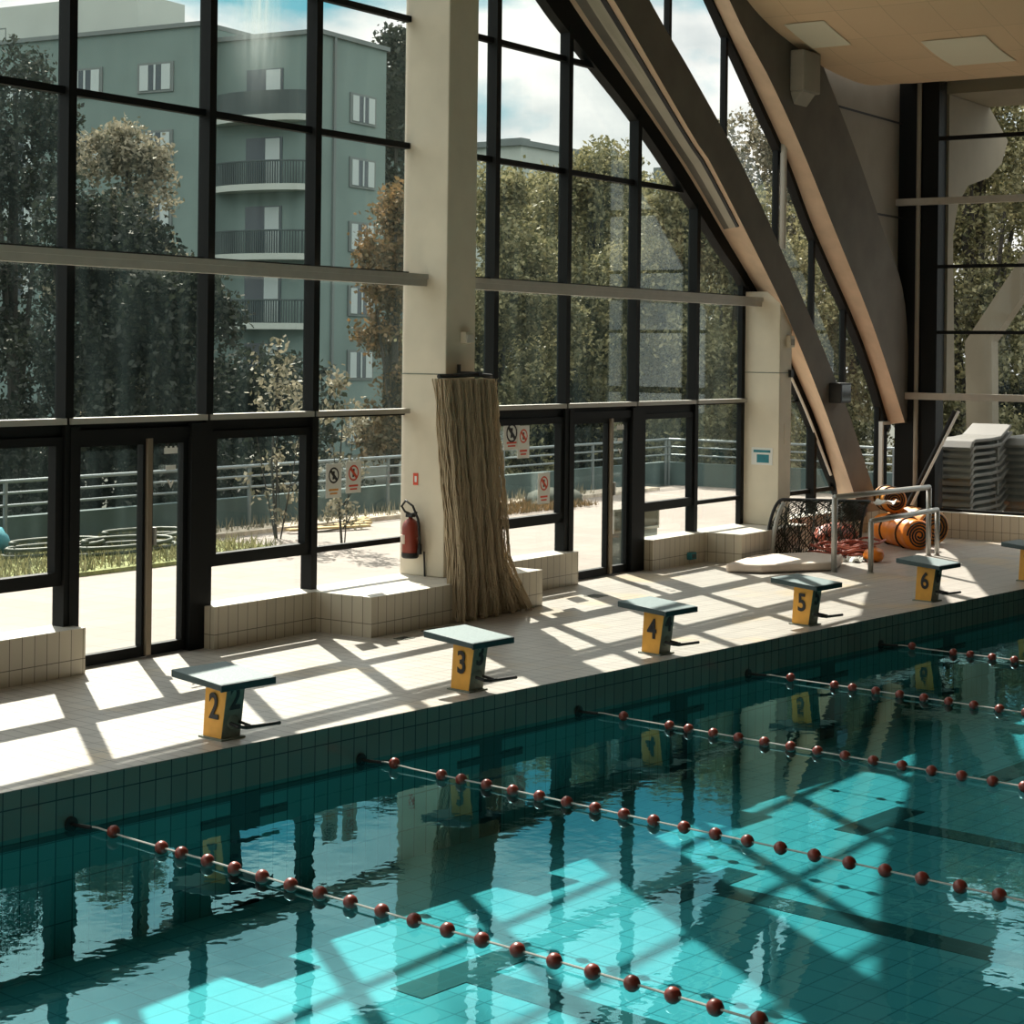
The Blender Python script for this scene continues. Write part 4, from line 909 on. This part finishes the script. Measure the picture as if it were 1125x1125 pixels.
# stack of resin loungers
def lounger_mesh():
    mb = MB(); prof = [(0, .0), (.10, .10), (.22, .13), (.9, .13), (1.3, .15), (1.75, .32)]
    for (a, b), (c, d) in zip(prof, prof[1:]):
        mb.hexa([(a, -.32, b-.03), (c, -.32, d-.03), (c, .32, d-.03), (a, .32, b-.03)], [(a, -.32, b+.02), (c, -.32, d+.02), (c, .32, d+.02), (a, .32, b+.02)])
    return mb
lg = None
for k in range(24):
    fm = FM((17.3, 18.9)[k//12], (1.20, 1.78)[k//12], .0) @ Matrix.Translation((0, 0, .10+.105*(k % 12))) @ Matrix.Rotation(.012*(k % 5)-.02, 4, 'Z')
    if lg is None:
        lg = empty('resin_lounger', fm); lounger_mesh().build('shell', 'resin', lg, fm, bevel=.012)
        for sx in (.15, 1.2):
            for sy in (-.27, .27):
                m2 = MB(); m2.box(sx-.03, sx+.03, sy-.03, sy+.03, -.11, .10); m2.build('leg', 'resin', lg, fm)
        c = lg
    else: c = copy_tree(lg); c.matrix_basis = fm
    st = ('nearer', 'farther')[k//12]; q = k % 12; c['category'] = 'lounger'
    if q in (0, 11): c['label'] = 'grey resin lounger, '+('lowest' if q == 0 else 'topmost')+' of the '+st+' stack beyond the end window'
    else: c['label'] = 'grey resin lounger within the '+st+' stack beyond the end window'; c['group'] = st+' stack of resin loungers'
# street lamp
p = at(186, 318, 34); s_, o_, z_ = sof(p)
root = empty('street_lamp', FM(s_-1.9, o_, -1.6)); tag(root, 'curved street lamp with a pale head among the dark trees', 'street lamp')
mb = MB(); mb.tube([(s_-1.9, -o_, -1.6), (s_-1.9, -o_, z_-1.2), (s_-1.8, -o_, z_-.62), (s_-1.2, -o_, z_-.25), (s_-.2, -o_, z_)], .04, 8); mb.build('pole', 'galv', root, MF)
mb = MB(); mb.blob((s_+.1, -o_, z_+.02), (.34, .14, .09)); mb.build('lamp_head', 'white', root, MF, smooth=True)

# ================================================================== apartment building
hd = 1.369; dR = Vector((math.sin(hd), math.cos(hd), 0)); dL = Vector((math.sin(hd-PI/2), math.cos(hd-PI/2), 0))
K0 = at(218, 392, 75); MBF = Matrix(((dR.x, dL.x, 0, K0.x), (dR.y, dL.y, 0, K0.y), (0, 0, 1, 0), (0, 0, 0, 1)))    # local x along the right face, y along the left face (away)
bld = empty('apartment_building', MBF @ Matrix.Translation((7, 7, -1.6))); tag(bld, 'grey-green apartment block with balconies beyond the left panes', 'building')
RZ, RW = 15.75, 15.2
mb = MB(); mb.box(0, 16, 0, 34, -1.6, RZ); mb.box(.9, 5.8, -5.1, 0, -1.6, RW); mb.build('wall', 'facade', bld, MBF)
mb = MB(); mb.box(-.12, 16.1, -.02, 34, RZ, RZ+.18); mb.box(.78, 5.92, -5.22, 0, RW, RW+.18); mb.build('cornice', 'wframe', bld, MBF)
mb = MB(); mb.box(1.5, 4.6, 4.7, 16, RZ+.18, 17.75); mb.build('penthouse', 'facade2', bld, MBF)
mb = MB(); mb.tube([(.2, y, RZ+.75) for y in (11, 34)], .03, 5)
for y in range(11, 34, 2): mb.tube([(.2, y, RZ+.1), (.2, y, RZ+.75)], .025, 5)
mb.build('roof_railing', 'wframe', bld, MBF)
def bwin(mk, zc):      # mk(mb, u0, u1, d0, d1, z0, z1) places a box on a face
    f = MB(); mk(f, -.95, .95, -.02, .06, zc-.62, zc+.62); F = f.build('window_frame', 'wframe', bld, MBF)
    q = MB(); mk(q, -.80, -.35, .05, .09, zc-.52, zc+.52); mk(q, .35, .80, .05, .09, zc-.52, zc+.52); q.build('shutter', 'shutter', F, MBF)
    q = MB(); mk(q, -.35, .35, .05, .075, zc-.52, zc+.52); q.build('pane', 'darkpane', F, MBF)
    q = MB(); mk(q, -.05, .05, .07, .1, zc-.52, zc+.52); q.build('glazing_bar', 'shutter', F, MBF)
for fl in range(6):
    for yy in (2.4, 6.2, 9.9, 14.5, 18.5):
        bwin(lambda m, a, b, c, d, e, f, yy=yy: m.box(-d, -c, yy+a, yy+b, e, f), 13.8-2.8*fl)
    bwin(lambda m, a, b, c, d, e, f: m.box(4.05+a, 4.05+b, -5.1-d, -5.1-c, e, f), 12.55-2.62*fl)
    zs = 11.75-2.76*fl
    f = MB(); n = 12; pl = [(.92, -5.0, zs)]+[(.8-.95*math.sin(PI*i/n)**.5, -5.0+4.9*i/n, zs) for i in range(n+1)]+[(.92, -.1, zs)]; f.prism(pl, (0, 0, .25)); B = f.build('balcony_slab', 'facade2', bld, MBF)
    q = MB(); e = pl[1:-1]
    if fl == 0:
        vs = []
        for x, y, z in e: vs += [(x+.06, y, z+.25), (x+.06, y, z+1.2)]
        q.add(vs, [(2*i, 2*i+2, 2*i+3, 2*i+1) for i in range(len(e)-1)])
    else:
        for i in range(12*4+1):
            t = i/4; j = min(int(t), 11); x = e[j][0]+(e[j+1][0]-e[j][0])*(t-j)+.06; y = e[j][1]+(e[j+1][1]-e[j][1])*(t-j)
            q.box(x-.02, x+.02, y-.025, y+.025, zs+.25, zs+1.15)
        q.tube([(x+.06, y, zs+1.16) for x, y, z in e], .04, 5)
    q.build('balustrade', 'balcony', B, MBF)
    q = MB(); q.box(.86, .92, -3.4, -1.6, zs+.25, zs+2.2); q.build('balcony_door', 'darkpane', B, MBF)
    q = MB(); q.box(.82, .87, -3.3, -2.6, zs+.3, zs+2.15); q.build('shutter', 'shutter', B, MBF)
mb = MB(); mb.box(1.9, 2.05, -5.2, -5.1, -1.6, RW); mb.build('downpipe', 'wframe', bld, MBF)
# distant block over the trees
pp = at(548, 176, 140); s_, o_, z_ = sof(pp)
def far_block(x, y, d, w, label, h):
    p = at(x, y, d); a, b, z = sof(p); root = empty('distant_building', FM(a, b, -1.6)); tag(root, label, 'building', 'distant buildings above the trees')
    mb = MB(); fbx(mb, a-w/2, a+w/2, b-6, b+6, -1.6, z); mb.build('wall', 'facade2', root, MF)
    mb = MB(); fbx(mb, a-w/2-.3, a+w/2+.3, b-6.2, b+6.2, z, z+.4); fbx(mb, a-.6, a+.6, b-1, b+1, z+.4, z+1.6); mb.build('roof', 'wframe', root, MF)
far_block(565, 176, 140, 16, 'low grey distant block just above the trees right of the net pillar', 1); far_block(733, 206, 150, 4, 'small distant tower behind the trees in the middle', 1)

# ================================================================== trees
def foliage(centres, n, leaf, seed, name='foliage'):
    rng = np.random.default_rng(seed); C = np.array([c[:3] for c in centres]); Rr = np.array([c[3] for c in centres])
    # every clump is made of small tufts, every tuft of leaves
    nt_ = max(20, n//14); wgt = Rr**2; wgt = wgt/wgt.sum(); idx = rng.choice(len(C), nt_, p=wgt)
    d = rng.normal(size=(nt_, 3)); d /= np.linalg.norm(d, axis=1)[:, None]
    tc_ = C[idx]+d*(Rr[idx]*(rng.random(nt_)**.33))[:, None]*np.array([1, 1, .85])
    ti = rng.integers(0, nt_, n); ctr = tc_[ti]+rng.normal(size=(n, 3))*leaf*1.6
    a = rng.normal(size=(n, 3)); a /= np.linalg.norm(a, axis=1)[:, None]; b = np.cross(a, rng.normal(size=(n, 3))); b /= np.linalg.norm(b, axis=1)[:, None]
    L = leaf*rng.uniform(.6, 1.5, n)[:, None]
    v = np.stack([ctr-a*L, ctr+b*L*.55, ctr+a*L, ctr-b*L*.55], 1).reshape(-1, 3)
    me = bpy.data.meshes.new(name); me.vertices.add(4*n); me.vertices.foreach_set('co', v.ravel()); me.loops.add(4*n); me.loops.foreach_set('vertex_index', np.arange(4*n, dtype=np.int32))
    me.polygons.add(n); me.polygons.foreach_set('loop_start', np.arange(0, 4*n, 4, dtype=np.int32)); me.update(calc_edges=True); return me
def tree(label, base, h, r, n, leaf, mtl, seed, nclump=26, low=.22, group='trees beyond the terrace', squash=1, limbs=6, trunk=.16, name='leafy_tree'):
    rnd = random.Random(seed); root = empty(name, Matrix.Translation(base)); tag(root, label, 'tree', group)
    cl = []
    for i in range(nclump):
        t = rnd.random(); zz = h*(low+(.97-low)*t); env = math.sin(PI*min(1, max(.12, (t*.85+.12))))**.6
        a = rnd.uniform(0, 2*PI); q = r*env*rnd.uniform(.1, .9)
        cl.append((q*math.cos(a), q*math.sin(a)*squash, zz, r*rnd.uniform(.22, .42)))
    me = foliage(cl, n, leaf, seed); me.materials.append(G[mtl]); o = bpy.data.objects.new('foliage', me); COL.objects.link(o); o.parent = root
    mb = MB(); mb.tube([(0, 0, 0), (.05, .02, h*.3), (-.05, .05, h*.6), (0, 0, h*.9)], [trunk, trunk*.8, trunk*.55, trunk*.15], 8)
    for i in range(limbs):
        c = cl[(i*3) % len(cl)]; z0 = h*(low*.6+.08*i % .4); mb.tube([(0, 0, z0), (c[0]*.5, c[1]*.5, (z0+c[2])*.5), (c[0], c[1], c[2])], [trunk*.5, trunk*.35, trunk*.12], 6)
    t_ = mb.build('trunk', 'bark', root, root.matrix_basis.copy()); return root
def T(label, x, ytop, d, r, n, leaf, mtl, seed, **kw):
    p = at(x, ytop, d); base = Vector((p.x, p.y, -1.6)); return tree(label, base, p.z+1.6, r, n, leaf, mtl, seed, **kw)
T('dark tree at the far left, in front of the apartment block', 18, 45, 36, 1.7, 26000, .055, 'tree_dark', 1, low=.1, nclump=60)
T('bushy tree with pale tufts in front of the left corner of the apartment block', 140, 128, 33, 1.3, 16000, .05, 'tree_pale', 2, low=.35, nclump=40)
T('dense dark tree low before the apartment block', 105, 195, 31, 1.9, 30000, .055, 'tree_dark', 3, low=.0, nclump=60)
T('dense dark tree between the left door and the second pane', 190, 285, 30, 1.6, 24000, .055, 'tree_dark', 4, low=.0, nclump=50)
T('sparse young tree with pale leaves in front of the balconies', 305, 372, 26, .85, 900, .04, 'tree_pale', 5, low=.45, nclump=30, trunk=.03, limbs=5)
T('sparse young tree with pale leaves near the net pillar', 378, 408, 25, .42, 800, .035, 'tree_pale', 6, low=.5, nclump=22, trunk=.025, limbs=4)
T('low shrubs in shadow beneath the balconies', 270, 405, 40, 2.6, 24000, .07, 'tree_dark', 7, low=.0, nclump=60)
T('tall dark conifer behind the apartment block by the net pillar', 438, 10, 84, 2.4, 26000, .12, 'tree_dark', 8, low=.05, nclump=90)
T('rusty brown tree just left of the net pillar', 436, 180, 60, 1.7, 14000, .09, 'tree_rust', 9, low=.1, nclump=50)
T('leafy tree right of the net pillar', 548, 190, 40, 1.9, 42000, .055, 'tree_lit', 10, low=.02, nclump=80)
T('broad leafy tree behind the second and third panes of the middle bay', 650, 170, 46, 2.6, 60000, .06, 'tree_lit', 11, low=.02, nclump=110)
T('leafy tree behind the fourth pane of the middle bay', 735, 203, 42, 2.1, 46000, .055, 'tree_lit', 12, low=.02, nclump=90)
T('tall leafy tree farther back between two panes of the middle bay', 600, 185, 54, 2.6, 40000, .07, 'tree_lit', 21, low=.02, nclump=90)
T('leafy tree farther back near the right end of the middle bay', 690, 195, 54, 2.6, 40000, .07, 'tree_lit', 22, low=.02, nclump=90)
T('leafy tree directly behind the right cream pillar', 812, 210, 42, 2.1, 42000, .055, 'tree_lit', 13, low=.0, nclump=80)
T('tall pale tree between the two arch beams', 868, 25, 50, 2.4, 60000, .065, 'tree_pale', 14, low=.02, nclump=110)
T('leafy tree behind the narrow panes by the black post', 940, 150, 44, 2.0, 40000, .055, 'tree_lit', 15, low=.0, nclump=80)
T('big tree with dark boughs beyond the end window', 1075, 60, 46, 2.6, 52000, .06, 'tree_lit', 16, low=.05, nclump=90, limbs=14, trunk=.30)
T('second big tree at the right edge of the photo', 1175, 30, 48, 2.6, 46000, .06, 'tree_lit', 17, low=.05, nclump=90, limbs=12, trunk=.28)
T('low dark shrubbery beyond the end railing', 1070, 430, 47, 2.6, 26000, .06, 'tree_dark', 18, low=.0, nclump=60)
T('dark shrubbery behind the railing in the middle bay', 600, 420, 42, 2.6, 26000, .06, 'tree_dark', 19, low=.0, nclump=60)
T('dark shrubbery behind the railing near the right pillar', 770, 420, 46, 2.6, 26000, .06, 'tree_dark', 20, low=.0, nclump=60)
